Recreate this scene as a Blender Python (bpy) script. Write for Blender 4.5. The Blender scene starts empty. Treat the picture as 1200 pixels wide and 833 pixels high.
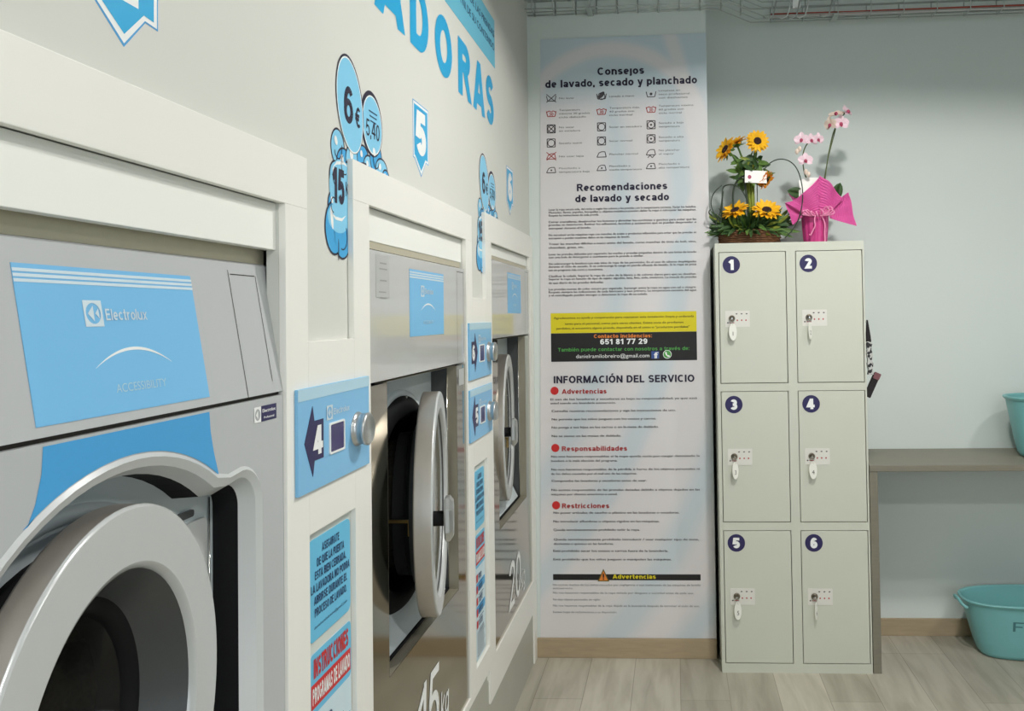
import bpy, math, random
from mathutils import Vector, Matrix, Quaternion
from mathutils.geometry import tessellate_polygon

random.seed(7)
sc = bpy.context.scene
COL = sc.collection
PI = math.pi

# ------------------------------------------------------------------ camera
YAW, PITCH, ROLL, CX, CY, FPX = 0.0558063, 0.0212194, -0.0154334, 735.2, 347.8, 980.0
fwd = Vector((-math.sin(YAW)*math.cos(PITCH), math.cos(YAW)*math.cos(PITCH), math.sin(PITCH)))
right0 = Vector((math.cos(YAW), math.sin(YAW), 0)); up0 = right0.cross(fwd)
right = math.cos(ROLL)*right0 + math.sin(ROLL)*up0
up = -math.sin(ROLL)*right0 + math.cos(ROLL)*up0
cam_data = bpy.data.cameras.new('camera'); cam = bpy.data.objects.new('camera', cam_data); COL.objects.link(cam)
M = Matrix.Identity(4)
for i in range(3):
    M[i][0] = right[i]; M[i][1] = up[i]; M[i][2] = -fwd[i]
M[0][3], M[1][3], M[2][3] = 0, 0, 1.5
cam.matrix_world = M
cam_data.sensor_fit = 'HORIZONTAL'; cam_data.sensor_width = 36.0
cam_data.lens = FPX/1200*36
cam_data.shift_x = -(CX-600)/1200; cam_data.shift_y = -(416.5-CY)/1200
cam_data.clip_start = 0.02
sc.camera = cam

# ------------------------------------------------------------------ light and exposure
sc.view_settings.view_transform = 'Standard'; sc.view_settings.look = 'None'
sc.view_settings.exposure = 0.07; sc.view_settings.gamma = 1.0; sc.view_settings.use_curve_mapping = False
world = bpy.data.worlds.new('sky'); sc.world = world; world.use_nodes = True
wn = world.node_tree.nodes; wl = world.node_tree.links
bg = wn['Background']; bg.inputs['Color'].default_value = (0.80, 0.90, 1.0, 1); bg.inputs['Strength'].default_value = 0.5
LED_STRENGTH = 590.0
def area(name, loc, aim, sx, sy, power, col):
    l = bpy.data.lights.new(name, 'AREA'); l.shape = 'RECTANGLE'; l.size = sx; l.size_y = sy; l.energy = power; l.color = col
    o = bpy.data.objects.new(name, l); COL.objects.link(o); o.location = loc
    o.rotation_euler = (Vector(aim)-Vector(loc)).to_track_quat('-Z', 'Y').to_euler()
    return o
# daylight coming in through the shop window behind and to the right of the photographer
area('daylight_front', (1.6, -2.45, 1.55), (-0.2, 3.0, 1.2), 2.8, 2.2, 32, (0.86, 0.95, 1.0))

# ------------------------------------------------------------------ helpers
def lin(c):
    out = []
    for v in c:
        v = v/255
        out.append(v/12.92 if v <= 0.04045 else ((v+0.055)/1.055)**2.4)
    return (*out, 1)
def mat(name, col, rough=0.5, metal=0.0, spec=0.5, noise=0.03, scale=30, bump=0.0, emit=0, trans=0.0, alpha=1.0, coat=0.0, stretch=None, ior=1.45):
    m = bpy.data.materials.new(name); m.use_nodes = True
    nt = m.node_tree; b = nt.nodes['Principled BSDF']
    c = lin(col)
    b.inputs['Roughness'].default_value = rough; b.inputs['Metallic'].default_value = metal
    b.inputs['Specular IOR Level'].default_value = spec; b.inputs['IOR'].default_value = ior
    b.inputs['Transmission Weight'].default_value = trans; b.inputs['Alpha'].default_value = alpha
    b.inputs['Coat Weight'].default_value = coat
    tc = nt.nodes.new('ShaderNodeTexCoord'); mp = nt.nodes.new('ShaderNodeMapping')
    if stretch: mp.inputs['Scale'].default_value = stretch
    nz = nt.nodes.new('ShaderNodeTexNoise'); nz.inputs['Scale'].default_value = scale; nz.inputs['Detail'].default_value = 4
    nt.links.new(tc.outputs['Object'], mp.inputs[0]); nt.links.new(mp.outputs[0], nz.inputs['Vector'])
    mx = nt.nodes.new('ShaderNodeMix'); mx.data_type = 'RGBA'
    mx.inputs[6].default_value = (*[v*(1-noise) for v in c[:3]], 1); mx.inputs[7].default_value = (*[min(1, v*(1+noise)) for v in c[:3]], 1)
    nt.links.new(nz.outputs['Fac'], mx.inputs[0]); nt.links.new(mx.outputs[2], b.inputs['Base Color'])
    if bump:
        bp = nt.nodes.new('ShaderNodeBump'); bp.inputs['Strength'].default_value = bump; bp.inputs['Distance'].default_value = 0.004
        nt.links.new(nz.outputs['Fac'], bp.inputs['Height']); nt.links.new(bp.outputs[0], b.inputs['Normal'])
    if emit:
        b.inputs['Emission Color'].default_value = c; b.inputs['Emission Strength'].default_value = emit
    return m

class MB:
    """Collects shapes into one mesh."""
    def __init__(s): s.v = []; s.f = []; s.sm = []
    def add(s, vs, fs, smooth=False):
        n = len(s.v); s.v += [Vector(p) for p in vs]; s.f += [tuple(i+n for i in f) for f in fs]; s.sm += [smooth]*len(fs); return s
    def box(s, a, b):
        x0, y0, z0 = [min(p, q) for p, q in zip(a, b)]; x1, y1, z1 = [max(p, q) for p, q in zip(a, b)]
        return s.add([(x0,y0,z0),(x1,y0,z0),(x1,y1,z0),(x0,y1,z0),(x0,y0,z1),(x1,y0,z1),(x1,y1,z1),(x0,y1,z1)],
                     [(0,3,2,1),(4,5,6,7),(0,1,5,4),(1,2,6,5),(2,3,7,6),(3,0,4,7)])
    def prism(s, B, loops, w0, w1, smooth=False):
        """polygon loops (outer first, then holes) in (u, v), extruded from w0 to w1 (w1 is the front)"""
        loops = [list(l) for l in loops]
        flat = [p for l in loops for p in l]
        tris = tessellate_polygon([[Vector((p[0], p[1], 0)) for p in l] for l in loops])
        n = len(flat)
        fs = []
        for t in tris:
            a, b, c = [flat[i] for i in t]
            ar = (b[0]-a[0])*(c[1]-a[1])-(b[1]-a[1])*(c[0]-a[0])
            if abs(ar) < 1e-14: continue
            t = tuple(t) if ar > 0 else tuple(reversed(t))
            fs.append(t)
            if w0 != w1: fs.append(tuple(i+n for i in reversed(t)))
        vs = [B(p[0], p[1], w1) for p in flat]
        if w0 != w1: vs += [B(p[0], p[1], w0) for p in flat]
        s.add(vs, fs)
        if w0 != w1:
            k = 0; sf = []
            for li, l in enumerate(loops):
                m = len(l); ar = sum(l[i][0]*l[(i+1)%m][1]-l[(i+1)%m][0]*l[i][1] for i in range(m))
                for i in range(m):
                    j = (i+1) % m
                    q = (k+i, k+i+n, k+j+n, k+j)
                    if (ar < 0) != (li > 0): q = tuple(reversed(q))
                    sf.append(q)
                k += m
            base = len(s.v)-len(vs)
            s.f += [tuple(i+base for i in q) for q in sf]; s.sm += [smooth]*len(sf)
        return s
    def strip(s, A, Bl, closed=True, smooth=True):
        """quads between two point loops of the same length"""
        n = len(A); m = n if closed else n-1
        return s.add(list(A)+list(Bl), [(i, (i+1) % n, n+(i+1) % n, n+i) for i in range(m)], smooth)
    def lathe(s, T, prof, seg=48, sx=1.0, sy=1.0, cap0=False, cap1=False):
        """prof = [(r, h)], T maps (a, b, h) to the world"""
        vs = []; fs = []
        for r, h in prof:
            for i in range(seg):
                t = 2*PI*i/seg; vs.append(T(r*math.cos(t)*sx, r*math.sin(t)*sy, h))
        for k in range(len(prof)-1):
            for i in range(seg):
                j = (i+1) % seg; fs.append((k*seg+i, k*seg+j, (k+1)*seg+j, (k+1)*seg+i))
        if cap0: fs.append(tuple(range(seg-1, -1, -1)))
        if cap1: fs.append(tuple((len(prof)-1)*seg+i for i in range(seg)))
        return s.add(vs, fs, True)
    def tube(s, pts, r, seg=8, closed=False):
        pts = [Vector(p) for p in pts]; n = len(pts)
        rs = r if isinstance(r, (list, tuple)) else [r]*n
        vs = []; fs = []; prev = None
        for i, p in enumerate(pts):
            a = pts[i-1] if i else (pts[-1] if closed else p); b = pts[(i+1) % n] if (i < n-1 or closed) else p
            t = (b-a).normalized() if (b-a).length > 1e-9 else Vector((0, 0, 1))
            if prev is None:
                u = t.orthogonal().normalized()
            else:
                u = prev-t*prev.dot(t); u = u.normalized() if u.length > 1e-6 else t.orthogonal().normalized()
            prev = u; w = t.cross(u)
            for k in range(seg):
                an = 2*PI*k/seg; vs.append(p+(u*math.cos(an)+w*math.sin(an))*rs[i])
        m = n if closed else n-1
        for i in range(m):
            for k in range(seg):
                q = (k+1) % seg; i2 = (i+1) % n
                fs.append((i*seg+k, i*seg+q, i2*seg+q, i2*seg+k))
        if not closed:
            fs.append(tuple(range(seg-1, -1, -1))); fs.append(tuple((n-1)*seg+k for k in range(seg)))
        return s.add(vs, fs, True)
    def ball(s, c, r, seg=12, rings=8, sc_=(1, 1, 1), R=None):
        vs = []; fs = []; c = Vector(c)
        for i in range(rings+1):
            ph = PI*i/rings
            for k in range(seg):
                th = 2*PI*k/seg
                p = Vector((r*math.sin(ph)*math.cos(th)*sc_[0], r*math.sin(ph)*math.sin(th)*sc_[1], r*math.cos(ph)*sc_[2]))
                if R: p = R @ p
                vs.append(c+p)
        for i in range(rings):
            for k in range(seg):
                q = (k+1) % seg; fs.append((i*seg+k, (i+1)*seg+k, (i+1)*seg+q, i*seg+q))
        return s.add(vs, fs, True)
    def build(s, name, m, parent=None, bevel=0, kind=None, label=None, loc=None):
        me = bpy.data.meshes.new(name)
        org = Vector((0, 0, 0))
        if parent is not None: org = world_loc(parent)
        elif loc is not None: org = Vector(loc)
        me.from_pydata([p-org for p in s.v], [], s.f); me.update()
        me.polygons.foreach_set('use_smooth', s.sm)
        me.materials.append(m)
        o = bpy.data.objects.new(name, me); COL.objects.link(o)
        if parent is not None: o.parent = parent
        elif loc is not None: o.location = loc
        if bevel:
            b = o.modifiers.new('bevel', 'BEVEL'); b.width = bevel; b.segments = 2; b.limit_method = 'ANGLE'; b.angle_limit = 0.6
        if kind: o['kind'] = kind
        if label: o['label'] = label
        return o
def world_loc(o):
    l = Vector(o.location)
    while o.parent: o = o.parent; l += Vector(o.location)
    return l
def tag(o, label, cat, group=None, kind=None):
    o['label'] = label; o['category'] = cat
    if group: o['group'] = group
    if kind: o['kind'] = kind
    return o
def thing(name, label, cat, loc, group=None):
    o = bpy.data.objects.new(name, None); o.empty_display_size = 0.05; COL.objects.link(o); o.location = loc
    return tag(o, label, cat, group)
def kids(o): return [c for c in bpy.data.objects if c.parent == o]
def copy_tree(o, parent=None):
    ch = kids(o); c = o.copy(); COL.objects.link(c); c.parent = parent
    for k in ch: copy_tree(k, c)
    return c
def structure(mb, name, m, bevel=0): return mb.build(name, m, None, bevel, 'structure')

# frames of reference of the two walls: u runs to the reader's right, v up, w out of the wall
def LW(x0): return lambda u, v, w: Vector((x0+w, u, v))          # left wall: u = y, out = +x
def BW(y0): return lambda u, v, w: Vector((u, y0-w, v))          # back wall: u = x, out = -y
def rect(u0, v0, u1, v1): return [(u0, v0), (u1, v0), (u1, v1), (u0, v1)]
def rrect(u0, v0, u1, v1, r, n=5):
    out = []
    for cx, cy, a in ((u1-r, v0+r, -PI/2), (u1-r, v1-r, 0), (u0+r, v1-r, PI/2), (u0+r, v0+r, PI)):
        for i in range(n+1):
            t = a+PI/2*i/n; out.append((cx+r*math.cos(t), cy+r*math.sin(t)))
    return out
def ell(cu, cv, ru, rv, n=32, rot=0.0):
    out = []
    for i in range(n):
        t = 2*PI*i/n; a, b = ru*math.cos(t), rv*math.sin(t)
        out.append((cu+a*math.cos(rot)-b*math.sin(rot), cv+a*math.sin(rot)+b*math.cos(rot)))
    return out

_tc = {}
def glyphs(s, bold):
    key = (s, bold)
    if key in _tc: return _tc[key]
    cu = bpy.data.curves.new('t', 'FONT'); cu.body = s; cu.size = 1.0; cu.resolution_u = 3 if len(s) > 24 else 6
    cu.fill_mode = 'FRONT'
    o = bpy.data.objects.new('t', cu); COL.objects.link(o)
    dg = bpy.context.evaluated_depsgraph_get(); dg.update()
    me = bpy.data.meshes.new_from_object(o.evaluated_get(dg))
    vs = [(v.co.x, v.co.y) for v in me.vertices]; fs = [tuple(p.vertices) for p in me.polygons]
    bpy.data.objects.remove(o); bpy.data.curves.remove(cu); bpy.data.meshes.remove(me)
    out = []
    for f in fs:                                    # keep every face turned to the reader
        ar = sum(vs[f[i]][0]*vs[f[(i+1) % len(f)]][1]-vs[f[(i+1) % len(f)]][0]*vs[f[i]][1] for i in range(len(f)))
        out.append(f if ar > 0 else tuple(reversed(f)))
    _tc[key] = (vs, out); return _tc[key]
def write(mb, B, s, u, v, cap, w=0.0008, width=None, align='l', bold=1, shear=0.0):
    """cap = height of a capital letter; width = exact width of the line"""
    vs, fs = glyphs(s, bold)
    if not vs: return mb
    x0 = min(p[0] for p in vs); x1 = max(p[0] for p in vs); k = cap/0.73
    kx = k if width is None else width/(x1-x0)
    W = (x1-x0)*kx; du = {'l': 0, 'c': -W/2, 'r': -W}[align]
    sh = [(0, 0)] if not bold else [(-.018*bold, 0), (.018*bold, 0)]
    for i, (a, b) in enumerate(sh): mb.add([B(u+du+(p[0]-x0+a)*kx+shear*p[1]*k, v+(p[1]+b)*k, w+.00002*i) for p in vs], fs)
    return mb

# plain bold grotesque drawn with strokes, for headings, numbers and big letters
def _arc(cx, cy, rx, ry, a0, a1, n=14):
    return [(cx+rx*math.cos(math.radians(a0+(a1-a0)*i/n)), cy+ry*math.sin(math.radians(a0+(a1-a0)*i/n))) for i in range(n+1)]
def _glyph(c, t):
    h = t/2; X = .74
    def S_(w, H): r = (H/2-h)/1.0/2+h*.0; r = (H/2-h)/2; return [_arc(w/2, H/2+r, w/2-h, r, 25, 270)+_arc(w/2, H/2-r, w/2-h, r, 90, -155)[1:]]
    def O_(w, H): return [_arc(w/2, H/2, w/2-h, H/2-h, 0, 360, 28)[:-1]+['c']]
    def bowl(x0, w): return [_arc(x0+w/2, X/2, w/2-h, X/2-h, 0, 360, 24)[:-1]+['c']]
    def arch(x0, x1): r = (x1-x0)/2; return [[(x0, .3)]+_arc((x0+x1)/2, X-h-.24, r, .24, 180, 0)+[(x1, 0)]]
    G = {
     'A': (.74, [[(.065, -.02), (.37, 1.0-h*.2), (.675, -.02)], [(.18, .27), (.56, .27)]]), 'B': (.64, [[(h, h), (h, 1-h), (.36, 1-h)]+_arc(.38, .76, .22-h*.4, .24-h, 90, -90)+[(h, .52)], [(h, .52), (.38, .52)]+_arc(.40, .26+h*.5, .24-h*.4, .26-h*.5, 90, -90)+[(h, h)]]),
     'C': (.72, [_arc(.38, .5, .38-h, .5-h, 48, 312, 24)]), 'D': (.70, [[(h, h), (h, 1-h), (.30, 1-h)]+_arc(.32, .5, .38-h, .5-h, 90, -90, 18)+['c']]),
     'E': (.58, [[(.56, 1-h), (h, 1-h), (h, h), (.58, h)], [(h, .52), (.53, .52)]]), 'F': (.54, [[(.54, 1-h), (h, 1-h), (h, 0)], [(h, .5), (.48, .5)]]),
     'G': (.76, [_arc(.38, .5, .38-h, .5-h, 48, 340, 24)+[(.76-h, .42)], [(.42, .44), (.76, .44)]]), 'I': (t, [[(h, 0), (h, 1)]]), 'L': (.54, [[(h, 1), (h, h), (.54, h)]]),
     'M': (.84, [[(h, 0), (h, 1)], [(.84-h, 0), (.84-h, 1)], [(h*1.2, 1.05), (.42, .08), (.84-h*1.2, 1.05)]]), 'N': (.70, [[(h, 0), (h, 1)], [(.70-h, 0), (.70-h, 1)], [(h, 1.02), (.70-h, -.02)]]),
     'O': (.78, O_(.78, 1)), 'P': (.62, [[(h, 0), (h, 1-h), (.36, 1-h)]+_arc(.36, .70, .26-h, .30-h, 90, -90)+[(h, .40+h)]]), 'Q': (.78, O_(.78, 1)+[[(.45, .25), (.74, .0)]]),
     'R': (.68, [[(h, 0), (h, 1-h), (.36, 1-h)]+_arc(.38, .715, .27-h, .285-h, 90, -90)+[(h, .43+h)], [(.36, .50), (.62, -.06)]]), 'S': (.64, S_(.64, 1)), 'T': (.62, [[(0, 1-h), (.62, 1-h)], [(.31, 1), (.31, 0)]]),
     'U': (.68, [[(h, 1), (h, .34)]+_arc(.34, .34, .34-h, .34-h, 180, 360)+[(.68-h, 1)]]), 'V': (.70, [[(.065, 1.02), (.35, h*.2), (.635, 1.02)]]), 'Z': (.6, [[(0, 1-h), (.54, 1-h), (.06, h), (.6, h)]]), 'K': (.70, [[(h, 0), (h, 1)], [(.66, 1.05), (h, .36)], [(.26, .56), (.66, -.05)]]),
     'a': (.55, [_arc(.27, .48, .28-h, .26-h, 165, 0, 12)+[(.55-h, 0)], _arc(.25, .22, .25-h, .22-h, 0, 360, 20)[:-1]+['c'], [(.25, .44-h), (.50, .44-h)]]), 'b': (.60, [[(h, 0), (h, 1)]]+bowl(0, .60)), 'c': (.54, [_arc(.29, X/2, .29-h, X/2-h, 45, 315, 18)]),
     'd': (.60, [[(.60-h, 0), (.60-h, 1)]]+bowl(0, .60)), 'e': (.58, [[(h, X/2), (.58-h, X/2)]+_arc(.29, X/2, .29-h, X/2-h, 0, 310, 22)]), 'f': (.36, [[(.15, 0), (.15, .8)]+_arc(.29, .84, .14, .16-h, 180, 90, 6)+[(.38, 1-h)], [(0, X-h), (.34, X-h)]]),
     'g': (.60, bowl(0, .60)+[[(.60-h, X), (.60-h, -.06)]+_arc(.30, -.04, .30-h, .20-h*.6, 0, -150, 10)]), 'h': (.58, [[(h, 0), (h, 1)]]+arch(h, .58-h)), 'i': (t, [[(h, 0), (h, X)], [(h, .84), (h, 1)]]), 'j': (t, [[(h, X), (h, -.1), (h-.12, -.18)], [(h, .84), (h, 1)]]),
     'k': (.54, [[(h, 0), (h, 1)], [(.50, X+.04), (h, .26)], [(.22, .42), (.50, -.04)]]), 'l': (t, [[(h, 0), (h, 1)]]), 'm': (.92, [[(h, 0), (h, X)]]+arch(h, .46)+arch(.46, .92-h)), 'n': (.58, [[(h, 0), (h, X)]]+arch(h, .58-h)), 'o': (.60, bowl(0, .60)),
     'p': (.60, [[(h, -.22), (h, X)]]+bowl(0, .60)), 'r': (.38, [[(h, 0), (h, X)], [(h, .36)]+_arc(.34, .38, .34-h, X-h-.38, 170, 85, 8)]), 's': (.52, S_(.52, X)), 't': (.36, [[(.15, .96), (.15, .16)]+_arc(.26, .16, .11, .16-h, 180, 270, 5)+[(.36, h)], [(0, X-h), (.35, X-h)]]),
     'u': (.58, [[(h, X), (h, .27)]+_arc(.29, .27, .29-h, .27-h, 180, 360)+[(.58-h, X)], [(.58-h, 0), (.58-h, X)]]), 'v': (.56, [[(.05, X+.02), (.28, h*.3), (.51, X+.02)]]), 'x': (.56, [[(.06, -.02), (.50, X+.02)], [(.06, X+.02), (.50, -.02)]]), 'y': (.56, [[(.06, X+.02), (.30, .02)], [(.50, X+.02), (.24, -.18), (.06, -.2+h*.3)]]),
     '0': (.58, O_(.58, 1)), '1': (.40, [[(.40-h, 0), (.40-h, 1)], [(.40-h, .92), (.04, .68)]]), '2': (.58, [_arc(.29, .70, .29-h, .30-h, 170, -25, 14)+[(h*1.3, h), (.58, h)]]), '3': (.58, [_arc(.28, .5+(.5-h)/2, .27-h, (.5-h)/2, 155, -90)+[(.2, .5)], [(.2, .5)]+_arc(.28, .5-(.5-h)/2, .30-h, (.5-h)/2, 90, -155)]),
     '4': (.62, [[(.50-h, 0), (.50-h, 1)], [(.46-h, 1.02), (.05, .30), (.62, .30)]]), '5': (.58, [[(.54, 1-h), (.16, 1-h), (.11, .50)]+_arc(.29, .335, .29-h, .335-h, 130, -155, 16)]), '6': (.58, [_arc(.29, .335, .29-h, .335-h, 0, 360, 22)[:-1]+['c'], _arc(.31, .5, .31-h, .5-h, 195, 45, 12)]),
     '7': (.56, [[(0, 1-h), (.50, 1-h), (.20, -.02)]]), '8': (.58, [_arc(.29, .745, .26-h, .255-h*.8, 0, 360, 18)[:-1]+['c'], _arc(.29, .27, .29-h, .27-h, 0, 360, 20)[:-1]+['c']]), '9': (.58, [_arc(.29, .665, .29-h, .335-h, 0, 360, 22)[:-1]+['c'], _arc(.27, .5, .31-h, .5-h, 15, -135, 12)]),
     '€': (.70, [_arc(.40, .5, .32-h, .5-h, 50, 310, 22), [(0, .58), (.50, .58)], [(0, .40), (.46, .40)]]), '.': (t, [[(h, 0), (h, t)]]), ',': (t, [[(h, t), (h*.8, -.12)]]), ':': (t, [[(h, 0), (h, t)], [(h, X-t), (h, X)]]), '!': (t, [[(h, 0), (h, t)], [(h, .32), (h, 1)]]),
    }
    if c == 'Ó': w, s = G['O']; return w, s+[[(.32, 1.10), (.52, 1.30)]]
    if c == 'é': w, s = G['e']; return w, s+[[(.24, .84), (.40, 1.0)]]
    return G[c]
def stroke(mb, put, pts, t, lo, hi):
    """constant width polyline: one quad per segment, mitred on the outside of each corner"""
    closed = pts[-1] == 'c'; pts = pts[:-1] if closed else pts; n = len(pts); h = t/2
    cl = lambda p: (p[0], min(hi, max(lo, p[1])))
    def face(ps):
        ps = [cl(p) for p in ps]; ar = sum(ps[k][0]*ps[(k+1) % len(ps)][1]-ps[(k+1) % len(ps)][0]*ps[k][1] for k in range(len(ps)))
        if abs(ar) < 1e-6: return
        if ar < 0: ps = ps[::-1]
        mb.add([put(p[0], p[1], len(mb.f)) for p in ps], [tuple(range(len(ps)))])
    seg = [(pts[k], pts[(k+1) % n]) for k in range(n if closed else n-1)]; N = []
    for (a, b) in seg:
        l = math.hypot(b[0]-a[0], b[1]-a[1]) or 1; m = (-(b[1]-a[1])/l, (b[0]-a[0])/l); N.append(m)
        face([(a[0]+m[0]*h, a[1]+m[1]*h), (a[0]-m[0]*h, a[1]-m[1]*h), (b[0]-m[0]*h, b[1]-m[1]*h), (b[0]+m[0]*h, b[1]+m[1]*h)])
    for k in range(len(seg) if closed else len(seg)-1):
        p = seg[k][1]; m1, m2 = N[k], N[(k+1) % len(seg)]; cr = m1[0]*m2[1]-m1[1]*m2[0]
        if abs(cr) < 1e-4: continue
        s = -1 if cr > 0 else 1; q = (m1[0]+m2[0], m1[1]+m2[1]); l = math.hypot(*q)
        if l < .2: continue
        q = (q[0]/l, q[1]/l); kk = min(1/max(.3, q[0]*m1[0]+q[1]*m1[1]), 2.4)*h*s
        face([p, (p[0]+m1[0]*h*s, p[1]+m1[1]*h*s), (p[0]+q[0]*kk, p[1]+q[1]*kk), (p[0]+m2[0]*h*s, p[1]+m2[1]*h*s)])
def letters(mb, B, s, u, v, cap, w=.0008, width=None, align='l', t=.2, shear=0.0, gap=.10):
    x = 0; gl = []
    for c in s:
        if c == ' ': x += .36; continue
        wd, st = _glyph(c, t); gl.append((x, c, st)); x += wd+gap
    x -= gap; kx = cap if width is None else width/x
    du = {'l': 0, 'c': -x*kx/2, 'r': -x*kx}[align]
    for i, (gx, c, st) in enumerate(gl):
        lo = -.3 if c in ',gjpyQ' else 0; hi = 1.3 if c in 'Óé' else (1 if (c.isupper() or c.isdigit() or c in 'bdfhiklt!€') else .74)
        for j, p in enumerate(st):
            put = lambda a, b, k, gx=gx: B(u+du+(gx+a)*kx+shear*b*cap, v+b*cap, w+.000008*(k % 60))
            stroke(mb, put, p, t, lo, hi)
    return mb

# ------------------------------------------------------------------ materials
m_wall_l = mat('paint_warm_white', (212, 213, 206), 0.75, noise=0.015, scale=6)
m_wall_b = mat('paint_pale_grey', (213, 221, 217), 0.8, noise=0.015, scale=5)
m_ceil = mat('ceiling_paint', (186, 190, 188), 0.85, noise=0.02, scale=5)
m_frame = mat('white_lacquered_board', (238, 237, 230), 0.38, noise=0.01, scale=8)
m_header = mat('white_filler_board', (240, 241, 235), 0.4, noise=0.01, scale=8)
m_plinth = mat('grey_plinth', (176, 176, 164), 0.45, noise=0.05, scale=12)
m_grey = mat('grey_enamel', (183, 186, 187), 0.35, noise=0.015, scale=40)
m_grey2 = mat('pale_grey_plastic', (196, 199, 198), 0.3, noise=0.01, scale=30)
m_ring = mat('silver_painted_ring', (198, 201, 200), 0.27, metal=0.15, noise=0.01, scale=30)
m_dark = mat('black_rubber', (22, 22, 24), 0.7, spec=0.2, noise=0.1, scale=40)
m_charcoal = mat('charcoal_plastic', (70, 72, 72), 0.35, noise=0.05, scale=30)
m_seam = mat('dark_seam', (60, 56, 50), 0.7, noise=0.1)
m_panel = mat('silver_grey_enamel', (190, 191, 188), 0.09, spec=0.8, noise=0.012, scale=40)
m_rail = mat('steel_rail', (196, 190, 168), 0.42, metal=0.3, noise=0.05, scale=50)
m_satin = mat('satin_silver', (196, 197, 196), 0.32, metal=0.85, noise=0.02)
m_steel = mat('brushed_steel', (168, 163, 148), 0.10, metal=1.0, noise=0.03, scale=60, stretch=(1, 1, 12))
m_steel_d = mat('dark_steel', (140, 132, 118), 0.28, metal=1.0, noise=0.05, scale=50)
m_chrome = mat('chrome', (205, 205, 203), 0.12, metal=1.0, noise=0.02)
m_rframe = mat('recess_frame_steel', (158, 152, 134), 0.35, metal=0.4, noise=0.05, scale=40)
m_band = mat('satin_steel_band', (192, 186, 178), 0.36, metal=0.8, noise=0.03, scale=40)
m_recess = mat('pale_blue_grey_enamel', (200, 210, 213), 0.4, noise=0.02, scale=20)
m_glass = mat('door_glass', (170, 168, 160), 0.04, trans=0.96, noise=0.0, ior=1.2)
m_cover = mat('smoked_glass', (70, 72, 68), 0.06, noise=0.0, trans=0.55, ior=1.5)
m_drum = mat('drum_steel', (140, 130, 108), 0.35, metal=0.9, noise=0.3, scale=120)
m_brass = mat('brass', (190, 160, 100), 0.3, metal=1.0)
m_blue = mat('panel_sky_blue', (118, 186, 230), 0.4, noise=0.015, scale=6)
m_blue2 = mat('decal_blue', (72, 160, 217), 0.4, noise=0.015, scale=6)
m_bluep = mat('control_plate_blue', (128, 188, 228), 0.35, noise=0.015, scale=6)
m_bluel = mat('pale_blue_band', (178, 212, 228), 0.4, noise=0.01)
m_letter = mat('vinyl_cyan', (35, 170, 222), 0.4, noise=0.01)
m_banner = mat('vinyl_pale_cyan', (108, 190, 216), 0.45, noise=0.02, scale=6)
m_bub = mat('bubble_blue', (132, 204, 236), 0.4, noise=0.03, scale=12)
m_bub2 = mat('bubble_deep_blue', (58, 166, 222), 0.4, noise=0.03, scale=12)
m_white = mat('print_white', (240, 242, 240), 0.45, noise=0.01)
m_offw = mat('print_off_white', (206, 222, 230), 0.45, noise=0.01)
m_navy = mat('print_navy', (40, 34, 84), 0.4, noise=0.03)
m_ink = mat('print_ink', (38, 32, 56), 0.5, noise=0.03)
m_inkb = mat('print_blue_black', (36, 70, 110), 0.5, noise=0.03)
m_black = mat('print_black', (30, 28, 28), 0.5, noise=0.05)
m_small = mat('print_dark_grey', (78, 72, 76), 0.6, noise=0.03)
m_light = mat('print_light_grey', (120, 120, 122), 0.6, noise=0.03)
m_redp = mat('print_red', (206, 44, 44), 0.5, noise=0.02)
m_redt = mat('print_dull_red', (176, 62, 62), 0.5, noise=0.02)
m_yel = mat('print_yellow', (224, 208, 30), 0.5, noise=0.02)
m_olive = mat('print_olive', (104, 92, 30), 0.5, noise=0.02)
m_org = mat('print_orange', (226, 130, 50), 0.5, noise=0.02)
m_grn = mat('print_green', (80, 160, 74), 0.5, noise=0.02)
m_fb = mat('print_icon_blue', (58, 84, 150), 0.5, noise=0.02)
m_screen = mat('display_dark_violet', (58, 48, 104), 0.15, noise=0.25, scale=50)
m_gsign = mat('grey_backing_board', (208, 213, 206), 0.5, noise=0.01)
m_sheetblue = mat('sheet_blue', (104, 190, 226), 0.45, noise=0.02, scale=10)
m_lock = mat('locker_enamel', (204, 206, 192), 0.42, noise=0.012, scale=14)
m_lockin = mat('locker_shadow_gap', (116, 112, 98), 0.6)
m_lplate = mat('lock_instruction_plate', (222, 220, 212), 0.4, noise=0.02)
m_key = mat('key_tag_white', (238, 238, 228), 0.4, noise=0.01)
m_skirt = mat('oak_baseboard', (170, 152, 124), 0.5, noise=0.14, scale=14, stretch=(1, 8, 8))
m_counter = mat('grey_brown_laminate', (126, 122, 108), 0.42, noise=0.12, scale=20, stretch=(1, 8, 8))
m_tub = mat('turquoise_plastic', (120, 180, 181), 0.35, noise=0.02, scale=10)
m_wire = mat('galvanised_wire', (196, 202, 199), 0.4, metal=0.7, noise=0.1, scale=60)
m_cabr = mat('red_cable', (170, 80, 66), 0.5); m_cabw = mat('white_cable', (220, 222, 220), 0.45)
m_cabg = mat('grey_cable', (120, 128, 126), 0.5)

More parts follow.
